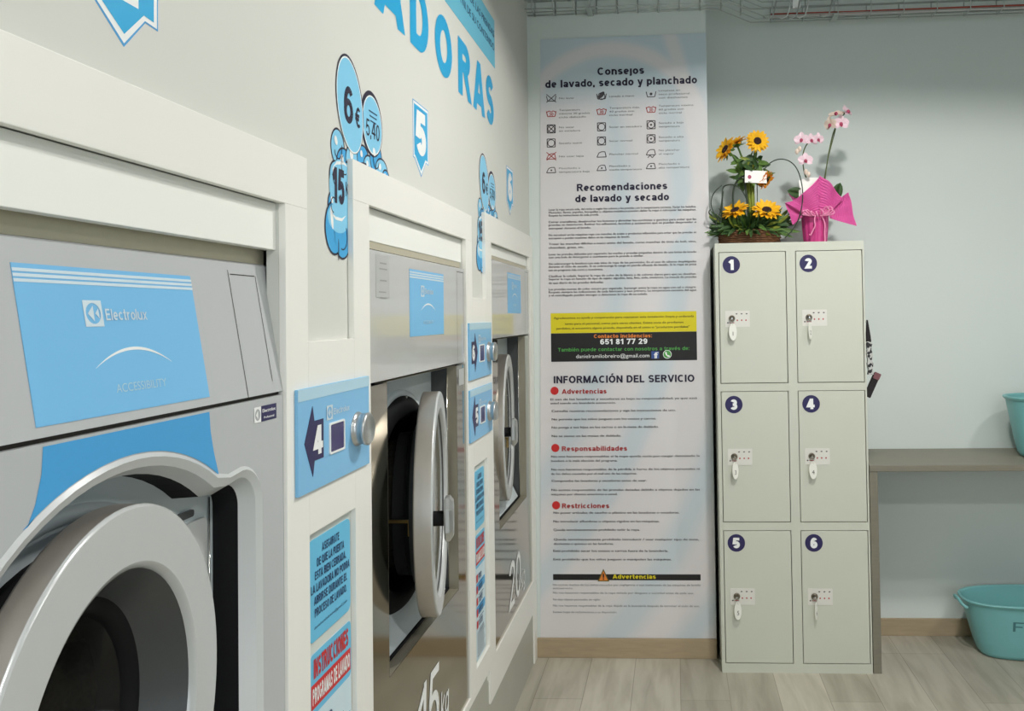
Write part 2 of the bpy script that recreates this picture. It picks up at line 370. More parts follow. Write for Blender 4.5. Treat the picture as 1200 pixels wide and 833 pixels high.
def floor_material():
    m = bpy.data.materials.new('grey_oak_planks'); m.use_nodes = True
    nt = m.node_tree; b = nt.nodes['Principled BSDF']; L = nt.links.new
    g = nt.nodes.new('ShaderNodeNewGeometry'); sp = nt.nodes.new('ShaderNodeSeparateXYZ'); L(g.outputs['Position'], sp.inputs[0])
    cb = nt.nodes.new('ShaderNodeCombineXYZ'); L(sp.outputs['Y'], cb.inputs['X']); L(sp.outputs['X'], cb.inputs['Y'])
    br = nt.nodes.new('ShaderNodeTexBrick'); L(cb.outputs[0], br.inputs['Vector'])
    br.inputs['Scale'].default_value = 1.0; br.inputs['Brick Width'].default_value = 1.25; br.inputs['Row Height'].default_value = 0.192
    br.inputs['Mortar Size'].default_value = 0.0016; br.inputs['Mortar Smooth'].default_value = 0.3; br.inputs['Bias'].default_value = 0.0
    br.offset = 0.37; br.offset_frequency = 3
    br.inputs['Color1'].default_value = lin((162, 157, 142)); br.inputs['Color2'].default_value = lin((196, 191, 176)); br.inputs['Mortar'].default_value = lin((146, 140, 124))
    mp = nt.nodes.new('ShaderNodeMapping'); mp.inputs['Scale'].default_value = (1.2, 9, 1); L(cb.outputs[0], mp.inputs[0])
    nz = nt.nodes.new('ShaderNodeTexNoise'); nz.inputs['Scale'].default_value = 2.2; nz.inputs['Detail'].default_value = 6; nz.inputs['Distortion'].default_value = 0.6; L(mp.outputs[0], nz.inputs['Vector'])
    rp = nt.nodes.new('ShaderNodeValToRGB'); rp.color_ramp.elements[0].position = 0.3; rp.color_ramp.elements[0].color = (0.66, 0.64, 0.6, 1)
    rp.color_ramp.elements[1].position = 0.62; rp.color_ramp.elements[1].color = (1, 1, 1, 1); L(nz.outputs['Fac'], rp.inputs[0])
    mx = nt.nodes.new('ShaderNodeMix'); mx.data_type = 'RGBA'; mx.blend_type = 'MULTIPLY'; mx.inputs[0].default_value = 0.75
    L(br.outputs['Color'], mx.inputs[6]); L(rp.outputs[0], mx.inputs[7]); L(mx.outputs[2], b.inputs['Base Color'])
    b.inputs['Roughness'].default_value = 0.42
    return m

def poster_material():
    """whitish print with pale blue swooshes"""
    m = bpy.data.materials.new('poster_print'); m.use_nodes = True
    nt = m.node_tree; b = nt.nodes['Principled BSDF']; L = nt.links.new
    g = nt.nodes.new('ShaderNodeNewGeometry'); sp = nt.nodes.new('ShaderNodeSeparateXYZ'); L(g.outputs['Position'], sp.inputs[0])
    def mth(op, a, c=None):
        n = nt.nodes.new('ShaderNodeMath'); n.operation = op
        for i, v in enumerate((a, c)):
            if v is None: continue
            if isinstance(v, (int, float)): n.inputs[i].default_value = v
            else: L(v, n.inputs[i])
        return n.outputs[0]
    def step(x, lo, hi):
        n = nt.nodes.new('ShaderNodeMapRange'); n.interpolation_type = 'SMOOTHSTEP'; L(x, n.inputs[0])
        n.inputs[1].default_value = lo; n.inputs[2].default_value = hi; return n.outputs[0]
    def band(cx, cz, r, w, soft, sx=1.0, sz=1.0):
        dx = mth('MULTIPLY', mth('SUBTRACT', sp.outputs['X'], cx), sx); dz = mth('MULTIPLY', mth('SUBTRACT', sp.outputs['Z'], cz), sz)
        d = mth('SQRT', mth('ADD', mth('MULTIPLY', dx, dx), mth('MULTIPLY', dz, dz)))
        a = mth('ABSOLUTE', mth('SUBTRACT', d, r))
        return mth('SUBTRACT', 1.0, step(a, w-soft, w+soft))
    top = step(sp.outputs['Z'], 2.36, 2.56)
    blue = mth('MULTIPLY', top, 0.85)
    for a in ((-2.3, 1.95, 2.34, 0.055, 0.05), (-2.3, 1.95, 2.08, 0.05, 0.06), (-2.0, 1.6, 2.28, 0.06, 0.05), (-1.72, 1.75, 2.42, 0.05, 0.05)):
        blue = mth('MAXIMUM', blue, mth('MULTIPLY', band(*a), 0.65))
    wh = band(-0.27, 2.22, 0.43, 0.032, 0.02, 1.0, 0.93)
    blue = mth('MULTIPLY', blue, mth('SUBTRACT', 1.0, mth('MULTIPLY', wh, 0.9)))
    wh2 = band(-2.3, 1.95, 2.43, 0.03, 0.02)
    blue = mth('MULTIPLY', blue, mth('SUBTRACT', 1.0, mth('MULTIPLY', wh2, 0.8)))
    mx = nt.nodes.new('ShaderNodeMix'); mx.data_type = 'RGBA'
    mx.inputs[6].default_value = lin((222, 218, 218)); mx.inputs[7].default_value = lin((188, 206, 214))
    L(blue, mx.inputs[0]); L(mx.outputs[2], b.inputs['Base Color']); b.inputs['Roughness'].default_value = 0.45
    return m

# ------------------------------------------------------------------ the room
XW = -0.638            # painted face of the left wall
XF = -0.626            # face of the white surrounds
XM = -0.632            # face of the machines
YP, YB = 3.690, 3.965  # pillar face, back wall
ZC = 3.0
XR, YN = 3.2, -2.6
structure(MB().box((-1.7, YN-0.2, -0.1), (XR+0.2, YB+0.2, 0)), 'floor', floor_material())
structure(MB().box((-1.7, YN-0.2, ZC), (XR+0.2, YB+0.2, ZC+0.1)), 'ceiling', m_ceil)
structure(MB().box((-1.7, YB, 0), (XR+0.2, YB+0.15, ZC)), 'wall_back', m_wall_b)
structure(MB().box((-0.75, YP, 0), (0.160, YB, ZC)), 'wall_pillar', m_wall_b)
structure(MB().box((XR, YN, 0), (XR+0.15, YB, ZC)), 'wall_right', mat('paint_mid_grey', (132, 140, 140), 0.8, noise=0.02, scale=5))
# openings for the three machines in the left wall
OPEN = [(0.50, 1.318, 1.689), (1.692, 2.494, 1.735), (2.846, 3.612, 1.760)]
wall = MB().prism(LW(XW), [rect(YN, 0, YP, ZC)]+[rect(a, 0.30, b, t+0.002) for a, b, t in OPEN], -0.02, 0)
structure(wall, 'wall_left', m_wall_l)
structure(MB().box((-1.65, YN, 0), (-1.55, YB, ZC)), 'wall_service', m_wall_l)
# shop front behind the photographer
structure(MB().prism(lambda u, v, w: Vector((u, YN+w, v)), [rect(-1.7, 0, XR, ZC), rect(-0.5, 0.15, 2.9, 2.75)], -0.15, 0), 'wall_front', m_wall_b)
fr = MB()
for x in (-0.5, 0.6, 1.75, 2.86): fr.box((x, YN-0.10, 0.15), (x+0.05, YN-0.04, 2.75))
for z in (0.15, 2.70): fr.box((-0.5, YN-0.10, z), (2.9, YN-0.04, z+0.05))
w1 = structure(fr, 'window_1', m_charcoal)
MB().box((-0.48, YN-0.074, 0.18), (2.88, YN-0.068, 2.72)).build('pane', mat('window_glass', (255, 255, 255), 0.0, trans=1.0, noise=0, ior=1.02), w1)
structure(MB().box((XW, YP-0.014, 0), (0.160, YP, 0.084)), 'baseboard_pillar', m_skirt, 0.002)
structure(MB().box((0.160, YB-0.014, 0), (XR, YB, 0.078)), 'baseboard_back', m_skirt, 0.002)
# grey plinth under the machine front
structure(MB().prism(LW(XF-0.006), [rect(0.30, 0, 1.42, 0.30)], -0.04, 0), 'trim_1', m_plinth)
structure(MB().prism(LW(XF-0.006), [rect(1.42, 0, 2.735, 0.335)], -0.04, 0), 'trim_2', m_plinth)
structure(MB().prism(LW(XF-0.006), [rect(2.735, 0, 3.615, 0.30)], -0.04, 0), 'trim_3', m_plinth)

# ceiling lamps: round, unseen, dark ring shaped to cut light off the upper walls
m_led = mat('led_diffuser', (255, 252, 248), 0.5, noise=0, emit=LED_STRENGTH)
m_led_dim = mat('led_diffuser_dim', (255, 252, 248), 0.5, noise=0, emit=LED_STRENGTH*.55)
def led(x, y, label, dim=False):
    t = thing('ceiling_light', label, 'ceiling light', (x, y, ZC), 'round ceiling lights')
    T = lambda a, b, h: Vector((x+a, y+b, ZC-h))
    MB().lathe(T, [(.0005, 0), (.30, 0), (.30, .13), (.292, .13)], 48).build('housing', m_white, t)
    MB().lathe(T, [(.291, .13), (.285, .055), (.0005, .05)], 48).build('light_cutoff_ring', m_charcoal, t)
    MB().lathe(T, [(.075, .052), (.075, .060), (.0005, .060)], 32).build('diffuser', m_led_dim if dim else m_led, t)
led(0.62, 2.20, 'round ceiling light nearest the poster wall')
led(0.95, -0.4, 'round ceiling light, unseen, added near the shop front to brighten the foreground')  # added lamp behind the camera, brightens the foreground machine
led(2.05, 2.0, 'round ceiling light on the side away from the machines', True)

# ------------------------------------------------------------------ white surrounds of the machines
def surround(i, y0a, y0b, y1a, y1b, top, inner, hdr, zb, zb0, label, stile_to_floor=False):
    t = thing('machine_surround', label, 'surround', (XF, (y0a+y1b)/2, zb0), 'white surrounds of the machines')
    B = LW(XF); th = XF-XW
    MB().prism(B, [rect(y0a, inner, y1b, top)], -th, 0).build('top_board', m_frame, t, 0.0012)
    MB().prism(B, [rect(y0a, zb, y0b, inner)], -th, 0).build('stile', m_frame, t, 0.0012)
    MB().prism(B, [rect(y1a, 0 if stile_to_floor else zb, y1b, inner)], -th, 0).build('stile', m_frame, t, 0.0012)
    MB().prism(B, [rect(y0a, zb0, y1a if stile_to_floor else y1b, zb)], -th, 0).build('bottom_board', m_frame, t, 0.0012)
    structure(MB().prism(B, [rect(y0b, hdr, y1a, inner)], -0.034, -0.016), 'trim_%d' % (4+i), m_header, 0.001)
    return t
surround(0, 0.40, 0.50, 1.318, 1.400, 1.777, 1.689, 1.613, 0.33, 0.20, 'white board surround of the big grey washing machine in the foreground')
surround(1, 1.605, 1.692, 2.494, 2.570, 1.815, 1.735, 1.665, 0.36, 0.335, 'white board surround of the steel machine behind the plate numbered 4')
surround(2, 2.755, 2.846, 3.612, 3.690-0.002, 1.850, 1.757, 1.717, 0.355, 0.222, 'white board surround of the farthest machine, next to the poster', True)
d = thing('divider_panel', 'white board between the surrounds of the first two machines, carrying the plate numbered 4', 'panel', (XF, 1.5, 0.33), 'white boards between the machines')
MB().prism(LW(XF), [rect(1.400, 1.132, 1.605, 1.462)], -0.012, 0).build('middle_board', m_frame, d, 0.001)
MB().prism(LW(XF), [rect(1.400, 0.30, 1.605, 0.42)], -0.012, 0).build('bottom_board', m_frame, d, 0.001)
d = thing('divider_panel', 'white board between the surrounds of the two far machines, carrying plates 5 and 6', 'panel', (XF, 2.66, 0.335), 'white boards between the machines')
MB().prism(LW(XF), [rect(2.570, 1.035, 2.755, 1.56)], -0.012, 0).build('middle_board', m_frame, d, 0.001)
MB().prism(LW(XF), [rect(2.570, 0.335, 2.755, 0.415)], -0.012, 0).build('bottom_board', m_frame, d, 0.001)

# ------------------------------------------------------------------ small shared marks
def brand_mark(parent, B, u, v, s, word_to, cap, w, m, m_in, name='logo', wordv=None):
    """square emblem with a round cut and a wedge, then the maker's word"""
    mb = MB(); mb.prism(B, [rect(u, v, u+s, v+s), ell(u+s/2, v+s/2, s*.40, s*.40, 24)], w, w)
    mb.prism(B, [[(u+.20*s, v+.5*s), (u+.52*s, v+.80*s), (u+.52*s, v+.20*s)]], w, w)
    mb.prism(B, [[(u+.60*s, v+.5*s), (u+.80*s, v+.70*s), (u+.80*s, v+.30*s)]], w, w)
    letters(mb, B, 'Electrolux', u+s*1.15, (v+s*.28) if wordv is None else wordv, cap, w, width=word_to-(u+s*1.15), t=.15, gap=.11)
    return mb.build(name, m, parent)
def grooves(mb, B, lines, wd=0.0016, w=0.0004):
    for (u0, v0, u1, v1) in lines:
        dx, dy = u1-u0, v1-v0; l = math.hypot(dx, dy); nx, ny = -dy/l*wd/2, dx/l*wd/2
        mb.prism(B, [[(u0+nx, v0+ny), (u0-nx, v0-ny), (u1-nx, v1-ny), (u1+nx, v1+ny)]], w, w)
    return mb

def door(parent, C, R, ri, alpha, depth, rim=0.034, cover=False):
    """round porthole door standing ajar, hinged on the far side"""
    e = Vector((-math.sin(alpha), math.cos(alpha), 0)); n = Vector((math.cos(alpha), math.sin(alpha), 0)); C = Vector(C)
    T = lambda a, b, h: C+e*a+Vector((0, 0, 1))*b+n*h
    ring = MB()
    for pr in ([(ri+.004, -rim), (R-.002, -rim)], [(R-.002, -rim), (R-.002, -.002)], [(R, -.004), (R-.001, -.0015), (R-.0035, 0)], [(R-.0035, 0), (ri+.008, -.001)], [(ri+.008, -.001), (ri+.002, -.004), (ri, -.010)]): ring.lathe(T, pr, 96)
    dr = ring.build('door', m_ring, parent)
    MB().lathe(T, [(R-.003, -rim-.001), (R-.0005, -rim), (R, -rim+.003), (R, -.004)], 96).build('rim_band', m_band, dr)
    MB().lathe(T, [(ri, -.0095), (ri-.006, -.020), (ri-.031, -.060)], 72).build('inner_ring', m_charcoal, dr)
    MB().lathe(T, [(ri-.028, -.058), (ri-.046, -.0595), (ri-.050, -.072), (ri-.052, -.10)], 72).build('seal', m_dark, dr)
    g = MB().lathe(T, [(ri-.048, -.070), (ri-.060, -.085), (ri-.070, -.12), (ri-.09, -.145), (0.03, -.155), (0.0005, -.156)], 60); g.build('glass', m_glass, dr)
    if cover: MB().lathe(T, [(ri+.001, -.012), (ri*.5, -.008), (.0005, -.007)], 64).build('glass_cover', m_cover, dr)
    return dr, T

def porthole(parent, y, z, xfloor, r):
    T = lambda a, b, h: Vector((xfloor+h, y+a, z+b))
    MB().lathe(T, [(r+.02, 0.0), (r+.018, .012), (r-.005, .022), (r-.03, .02), (r-.045, .0), (r-.03, -.03), (r-.03, -.08)], 64).build('gasket', m_dark, parent)
    dr = MB().lathe(T, [(r-.03, -.06), (r+.02, -.10), (r+.03, -.40), (0.02, -.41), (0.0005, -.41)], 64)
    dd = dr.build('drum', m_drum, parent)
    for k in range(3):
        t = 2*PI*k/3+.5
        ribs = MB(); ribs.tube([T((r+.005)*math.cos(t), (r+.005)*math.sin(t), -.12), T((r+.005)*math.cos(t), (r+.005)*math.sin(t), -.39)], 0.03, 10)
        ribs.build('lifter', m_drum, dd)

# ------------------------------------------------------------------ washing machine in the foreground
t1 = thing('washing_machine', 'big grey front loading washing machine in the foreground with a slanted blue fascia', 'washing machine', (-0.9, 0.925, 0.30), 'built-in washing machines')
Y0, Y1 = 0.525, 1.332
MB().box((-1.45, Y0+.005, 0.30), (-1.30, Y1-.005, 1.55)).build('body', m_grey, t1)
B = LW(XM)
def arch(ins, n=48):
    cy, cz, R = 0.942, 1.03, 0.315-ins
    yr = 1.247-ins; zt = 1.288-ins; r = max(0.012, 0.062-ins*.9); zb = 0.70+ins
    out = [(yr, zb)]
    for i in range(9):
        a = PI/2*i/8; out.append((yr-r+r*math.cos(a), zt-r+r*math.sin(a)))
    a0 = math.acos(min(1, (1.118-cy)/R))
    pe = (cy+R*math.cos(a0), cz+R*math.sin(a0)); ps = out[-1]
    mid = ((pe[0]+ps[0])/2, min(pe[1], ps[1])-.004)
    out.append(mid)
    a1 = 2*PI-math.acos((1.0-cy)/R)
    for i in range(n):
        a = a0+(a1-a0)*i/(n-1); out.append((cy+R*math.cos(a), cz+R*math.sin(a)))
    out.append((1.05, zb))
    return out
A0, A1, A2, A3 = arch(0), arch(0.005), arch(0.016), arch(0.026)
MB().prism(B, [rect(Y0, 0.35, Y1, 1.380), A0], -0.02, 0).build('front_panel', m_grey, t1)
P = lambda loop, w: [B(u, v, w) for u, v in loop]
lip = MB().strip(P(A0, 0), P(A1, 0.0035)).strip(P(A1, 0.0035), P(A2, -0.002)).strip(P(A2, -0.002), P(A3, -0.024))
lip.build('recess_lip', m_grey2, t1)
MB().strip(P(A3, -0.024), P(arch(0.028), -0.064), smooth=False).build('recess_side', m_dark, t1)  # black jamb: rubber at the pocket, shade put into the colour under the arch
PC = (0.915, 1.03)
MB().prism(B, [arch(0.027), ell(PC[0], PC[1], .205, .205, 64)], -0.075, -0.062).build('recess_floor', m_recess, t1)
lt = MB().prism(B, [rrect(1.118, 1.222, 1.165, 1.232, .004)], -0.062, -0.058).prism(B, [rrect(1.06, 1.234, 1.11, 1.240, .0025)], -0.062, -0.058); lt.build('latch_slot', m_charcoal, t1)
MB().prism(B, [rrect(1.140, 0.95, 1.195, 1.215, .01)], -0.062, -0.056).build('lock_plate', m_ring, t1)
MB().tube([B(1.206, 0.75, -0.06), B(1.206, 1.24, -0.06)], 0.0015, 6).build('hinge_pin', m_chrome, t1)
porthole(t1, PC[0], PC[1], XM-0.066, .200)
MB().lathe(lambda a, b, h: Vector((XM-0.062+h, PC[0]+a, PC[1]+b)), [(.262, 0), (.260, .006), (.252, .010), (.244, .006), (.242, 0)], 72).build('recess_moulding', m_recess, t1)
dr1, T1 = door(t1, (-0.622, 0.915, 1.03), 0.260, 0.186, math.radians(8.5), 0.1)
# blue decal above the arch
top = [(1.103, 1.376), (0.804, 1.376), (0.803, 1.350), (0.794, 1.318), (0.772, 1.294-.004)]
arc = []
for i in range(24):
    y = 0.778+(1.126-0.778)*i/23; arc.append((y, 1.03+math.sqrt(max(0, .3165**2-(y-.942)**2))))
MB().prism(B, [list(reversed(arc))+[(0.7835, 1.302), (0.794, 1.322), (0.802, 1.350), (0.804, 1.377), (1.103, 1.377), (1.106, 1.35), (1.114, 1.32)]], 0.0003, 0.0006).build('blue_decal', m_blue2, t1)
# small maker's badge
bd = MB().prism(B, [rect(1.244, 1.3455, 1.293, 1.369)], 0.0004, 0.001).build('badge', m_navy, t1)
mb = MB().prism(B, [rect(1.223, 1.3455, 1.244, 1.369), ell(1.2335, 1.357, .008, .0088, 20)], 0.001, 0.001)
mb.prism(B, [[(1.228, 1.357), (1.235, 1.3635), (1.235, 1.3505)]], .001, .001)
write(mb, B, 'Electrolux', 1.2475, 1.359, .0055, .0016, width=.041); write(mb, B, 'Professional', 1.252, 1.3495, .0035, .0016, width=.032)
mb.build('badge_print', m_white, bd)
# slanted control panel
px0, pz0, px1, pz1 = XM, 1.386, -0.665, 1.587
sl = math.hypot(px1-px0, pz1-pz0); sv = Vector((px1-px0, 0, pz1-pz0))/sl; sn = Vector((sv.z, 0, -sv.x))
S = lambda u, v, w: Vector((px0, u, pz0))+sv*v+sn*w
cp = MB(); q = []
for y in (Y0, Y1):
    q += [Vector((px0, y, pz0)), Vector((px1, y, pz1)), Vector((px1-.004, y, pz1+.003)), Vector((-1.3, y, pz1+.003)), Vector((-1.3, y, pz0))]
cp.add(q, [(0, 1, 2, 3, 4)[::-1], (5, 6, 7, 8, 9)]+[(i, (i+1) % 5, 5+(i+1) % 5, 5+i) for i in range(5)])
cpo = cp.build('control_panel', m_grey, t1)
MB().box((-1.28, Y0+.003, 1.378), (XM-.008, Y1-.003, 1.388)).build('seam', m_seam, t1)
fa = MB().prism(S, [rect(0.797, 0.011, 1.107, 0.178)], 0.0002, 0.0008).build('fascia', m_blue, cpo)
st = MB()
for v in (0.1695, 0.1640, 0.1585): st.prism(S, [rect(0.797, v, 1.107, v+.0034)], .0012, .0012)
st.build('fascia_stripe', m_offw, cpo)
brand_mark(cpo, S, 0.889, 0.111, 0.030, 0.998, 0.0135, 0.0013, m_offw, m_blue, wordv=.118)
arcp = []
for i in range(25):
    k = i/24; u = 0.894+(1.034-0.894)*k; arcp.append((u, 0.064+0.020*4*k*(1-k), 0.0002+0.0016*math.sin(PI*k)))
am = MB().prism(S, [[(u, v+h) for u, v, h in arcp]+[(u, v-h) for u, v, h in reversed(arcp)]], .0013, .0013)
am.build('emblem_arc', m_white, cpo)
write(MB(), S, 'ACCESSIBILITY', 0.922, 0.034, 0.0105, 0.0013, width=0.094, bold=0).build('fascia_lettering', m_bluel, cpo)
grooves(MB(), S, [(1.208, 0, 1.208, .192), (1.213, .186, 1.286, .186), (1.288, .018, 1.288, .186)]).build('flap_groove', m_seam, cpo)
MB().box((-0.70, Y0, 1.5905), (-0.670, Y1, 1.66)).build('top_rail', m_rail, t1)

# ------------------------------------------------------------------ steel machines further along
def steel_machine(y0, y1, zs, zt, r0, r1, zr, capacity, label, text_u, text_v, blue, deep):
    t = thing('washing_machine', label, 'washing machine', (-0.9, (y0+y1)/2, 0.33), 'built-in washing machines')
    B = LW(XM)
    MB().box((-1.45, y0, 0.33), (-1.30, y1, zt)).build('body', m_steel_d, t)
    cpn = MB().prism(B, [rect(y0, zs+.003, y1, zt)], -0.05, 0).build('control_panel', m_panel, t, 0.0015)
    MB().box((XM-.05, y0, zt+.004), (XM-.012, y1, zt+.05)).build('top_rail', m_rail, t)
    MB().prism(B, [rect(*blue)], .0003, .0008).build('fascia', m_blue if not deep else m_blue, cpn)
    u0, v0, u1, v1 = blue; w_ = u1-u0; h_ = v1-v0
    st = MB()
    for k in range(3): st.prism(B, [rect(u0, v1-.009-.006*k, u1, v1-.0055-.006*k)], .0012, .0012)
    st.build('fascia_stripe', m_offw, cpn)
    brand_mark(cpn, B, u0+w_*.30, v0+h_*.60, 0.028, u0+w_*.66, 0.0135, .0013, m_offw, m_blue)
    ar = []
    for i in range(17):
        k = i/16; ar.append((u0+w_*(.30+.42*k), v0+h_*(.39+.10*4*k*(1-k)), .0003+.0016*math.sin(PI*k)))
    MB().prism(B, [[(u, v+h) for u, v, h in ar]+[(u, v-h) for u, v, h in reversed(ar)]], .0013, .0013).build('emblem_arc', m_white, cpn)
    write(MB(), B, 'ACCESSIBILITY', u0+w_*.36, v0+h_*.18, .0095, .0013, width=w_*.30, bold=0).build('fascia_lettering', m_bluel, cpn)
    grooves(MB(), B, [(y1-.085, zs+.01, y1-.085, zt-.012), (y1-.085, zt-.012, y1-.012, zt-.012), (y1-.012, zt-.012, y1-.012, zs+.03)], .002).build('flap_groove', m_seam, cpn)
    MB().prism(B, [[(y0, .352), (y1, .352), (y1, zs-.003), (r1, zs-.003), (r1, zr), (r0, zr), (r0, zs-.003), (y0, zs-.003)]], -0.012, 0).build('front_panel', m_steel, t)
    def jamb(w0, w1, m, name):
        lp = rect(r0+.0012, zr+.0012, r1-.0012, zs-.0012); A = [B(u, v, w0) for u, v in lp]; C = [B(u, v, w1) for u, v in lp]
        MB().strip(A, C, smooth=False).build(name, m, t)
    jamb(0, -.028, m_rframe, 'recess_frame'); jamb(-.028, -.076, m_charcoal, 'recess_side')
    MB().tube([B(r1-.002, zr+.01, -.029), B(r1-.002, zs-.03, -.029)], .002, 6).build('edge_strip', m_chrome, t)
    yc = (r0+r1)/2; zc = zr+.315
    MB().prism(B, [rect(r0, zr, r1, zs-.001), ell(yc, zc, .255, .255, 64)], -0.09, -0.075).build('recess_floor', m_recess, t)
    ap = MB(); ap.add([B(r0+.004, zr+.004, -.032), B(r1-.02, zr+.004, -.032), B(r1-.02, zr+.09, -.074), B(r0+.004, zr+.09, -.074)], [(0, 1, 2, 3)])
    ap.build('drip_apron', m_recess, t)
    MB().box((XM-.034, r0+.002, zr+.001), (XM-.027, r1-.004, zr+.007)).build('sill_seal', m_dark, t)
    Tp = lambda a, b, h: Vector((XM-.075+h, yc+a, zc+b))
    MB().lathe(Tp, [(.285, 0), (.283, .006), (.274, .010), (.264, .006), (.262, 0)], 64).build('recess_moulding', m_recess, t)
    porthole(t, yc, zc, XM-.075, .250)
    for k in range(10):
        bl = MB()
        a = 2*PI*k/10+.2; bl.lathe(lambda p, q_, h, a=a: Tp(.262*math.cos(a)+p, .262*math.sin(a)+q_, h+.006), [(.007, 0), (.007, .008), (.0005, .009)], 10)
        bl.build('bolt', m_chrome, t)
    MB().box((XM-.05, yc-.200, zc-.004), (XM+.020, yc-.194, zc+.003)).box((XM+.013, yc-.200, zc-.034), (XM+.020, yc-.194, zc)).build('latch_hook', m_brass, t)
    al = math.radians(7.0 if deep else 11.8)
    dr, T = door(t, (-0.645 if deep else -0.597, yc, zc+(.016 if deep else .004)), 0.280 if deep else 0.275, 0.226, al, .1, 0.042, True)
    st = MB().lathe(lambda a, b, h: T(-.244+a, b+.012, h), [(.017, -.01), (.017, .030), (.0005, .031)], 16); st.build('handle_stub', m_dark, dr)
    hp = [(-.032, -.026), (-.018, -.048), (.018, -.048), (.032, -.026), (.032, .026), (.018, .048), (-.018, .048), (-.032, .026)]
    hd = MB(); lv = [[T(-.244+u*k, v*k+.012, h) for u, v in hp] for k, h in ((.86, .024), (1, .028), (1, .036), (.8, .044))]
    for p_, q_ in zip(lv, lv[1:]): hd.strip(p_, q_, smooth=False)
    hd.add(lv[-1], [tuple(range(8))]); hd.add(lv[0], [tuple(range(7, -1, -1))])
    hd.build('handle', m_satin, dr)
    cl = MB(); letters(cl, B, capacity, text_u[0], text_v, 0.172, .001, width=text_u[1]-text_u[0], t=.13, shear=.10)
    letters(cl, B, 'kg', text_u[1]+.02, text_v+.004, 0.078, .001, width=.075, t=.13, shear=.10)
    cl.build('capacity_lettering', m_white, t)
    return t, cpn
t2, c2 = steel_machine(1.700, 2.490, 1.362, 1.645, 1.805, 2.392, 0.718, '15', 'stainless steel washing machine in the middle of the row, lettered 15 kg', (1.985, 2.17), .428, (1.967, 1.455, 2.262, 1.618), False)
t3, c3 = steel_machine(2.852, 3.606, 1.420, 1.700, 2.955, 3.500, 0.742, '20', 'stainless steel washing machine farthest from the camera, lettered 20 kg', (3.10, 3.33), .400, (3.148, 1.512, 3.420, 1.668), True)
B = LW(XM)
m_label = mat('rating_label_grey', (182, 184, 182), 0.4, noise=0.02)
lb = MB().prism(B, [rect(1.742, 1.545, 1.828, 1.638)], .0002, .0005).build('rating_label', m_label, c2)
mb = MB()
for k in range(7):
    if k not in (2, 4): mb.prism(B, [rect(1.765-.004*(k % 3), 1.618-.0125*k, 1.803+.004*((k+1) % 3), 1.621-.0125*k)], .0010, .0010)
mb.build('rating_lettering', mat('faint_grey_print', (152, 154, 152), .5), c2)
MB().prism(B, [rect(2.416, 1.30, 2.474, 1.348)], .0003, .0007).build('maker_label', m_label, t2)

# ------------------------------------------------------------------ control plates with a push knob
def plate(u0, v0, u1, v1, digit, points_left, label):
    t = thing('control_plate', label, 'control plate', (XF, (u0+u1)/2, v0), 'blue control plates')
    B = LW(XF)
    MB().prism(B, [rect(u0, v0, u1, v1)], 0, .006).build('plate', m_bluep, t, .0008)
    MB().prism(B, [rect(u0, v1-.020, u1, v1-.0005)], .0062, .0066).build('top_band', m_bluel, t)
    vc = (v0+v1)/2
    w_ = u1-u0
    hs = .060
    if points_left: ar = [(.022, 0), (.054, hs), (.061, .034), (.098, .034), (.098, -.034), (.061, -.034), (.054, -hs)]; du = .077
    else: ar = [(.098, 0), (.066, -hs), (.059, -.034), (.022, -.034), (.022, .034), (.059, .034), (.066, hs)]; du = .043
    aw = MB().prism(B, [[(u0+a, vc+b-.004) for a, b in ar]], .0062, .0068).build('arrow_mark', m_navy, t)
    letters(MB(), B, digit, u0+du, vc-.029, .050, .0073, width=.034, align='c', t=.24).build('digit', m_white, aw)
    brand_mark(t, B, u0+.112, v1-.064, .026, u0+.215, .011, .0068, m_offw, m_bluep)
    f = MB().prism(B, [rrect(u0+.122, vc-.038, u0+.190, vc+.018, .004), rrect(u0+.1255, vc-.0345, u0+.1865, vc+.0145, .003)], .006, .0085).build('screen_frame', m_white, t)
    MB().prism(B, [rect(u0+.125, vc-.035, u0+.187, vc+.015)], .0062, .0072).build('screen', m_screen, f)
    uk, vk = u0+.255, vc-.010
    T = lambda a, b, h: Vector((XF+.006+h, uk+a, vk+b))
    k = MB().lathe(T, [(.033, 0), (.033, .003), (.030, .004), (.0295, .016), (.031, .017), (.0315, .023), (.029, .0255), (.026, .0255), (.023, .023), (.0005, .0225)], 40).build('knob', m_satin, t)
    return t
plate(1.345, 1.208, 1.665, 1.384, '4', True, 'blue control plate with an arrow reading 4 and a silver push knob')
plate(2.503, 1.307, 2.805, 1.481, '6', False, 'upper blue control plate of the far pair, with an arrow reading 6')
plate(2.503, 1.118, 2.805, 1.277, '5', True, 'lower blue control plate of the far pair, with an arrow reading 5')

# ------------------------------------------------------------------ stickers on the left wall
BWL = LW(XW)
def number_sticker(yc, zb, digit, label):
    t = thing('number_sticker', label, 'sticker', (XW, yc, zb-.04), 'blue number stickers')
    B = BWL
    def shp(i):
        w_, h0, h1 = .065-i, zb+i*.9, zb+.145-i
        return [(yc-w_, h0), (yc-.052+i*.5, h0-.001), (yc, zb-.040+i*1.7), (yc+.040-i*.4, h0+.002), (yc+w_, h0), (yc+w_, h1), (yc-w_, h1)]
    MB().prism(B, [shp(0)], .0002, .0004).build('outline', m_blue2, t)
    MB().prism(B, [shp(.0025)], .0006, .0006).build('border', m_white, t)
    f = MB().prism(B, [shp(.009)], .0009, .0009).build('face', m_letter, t)
    letters(MB(), B, digit, yc, zb+.014, .112, .0012, width=.084, align='c', t=.25).build('digit', m_white, t)
number_sticker(0.9375, 1.862, '4', 'blue number sticker high above the foreground machine, cut off by the top of the photo')
number_sticker(2.0900, 1.898, '5', 'blue pointed sticker with a white 5 on the white wall')
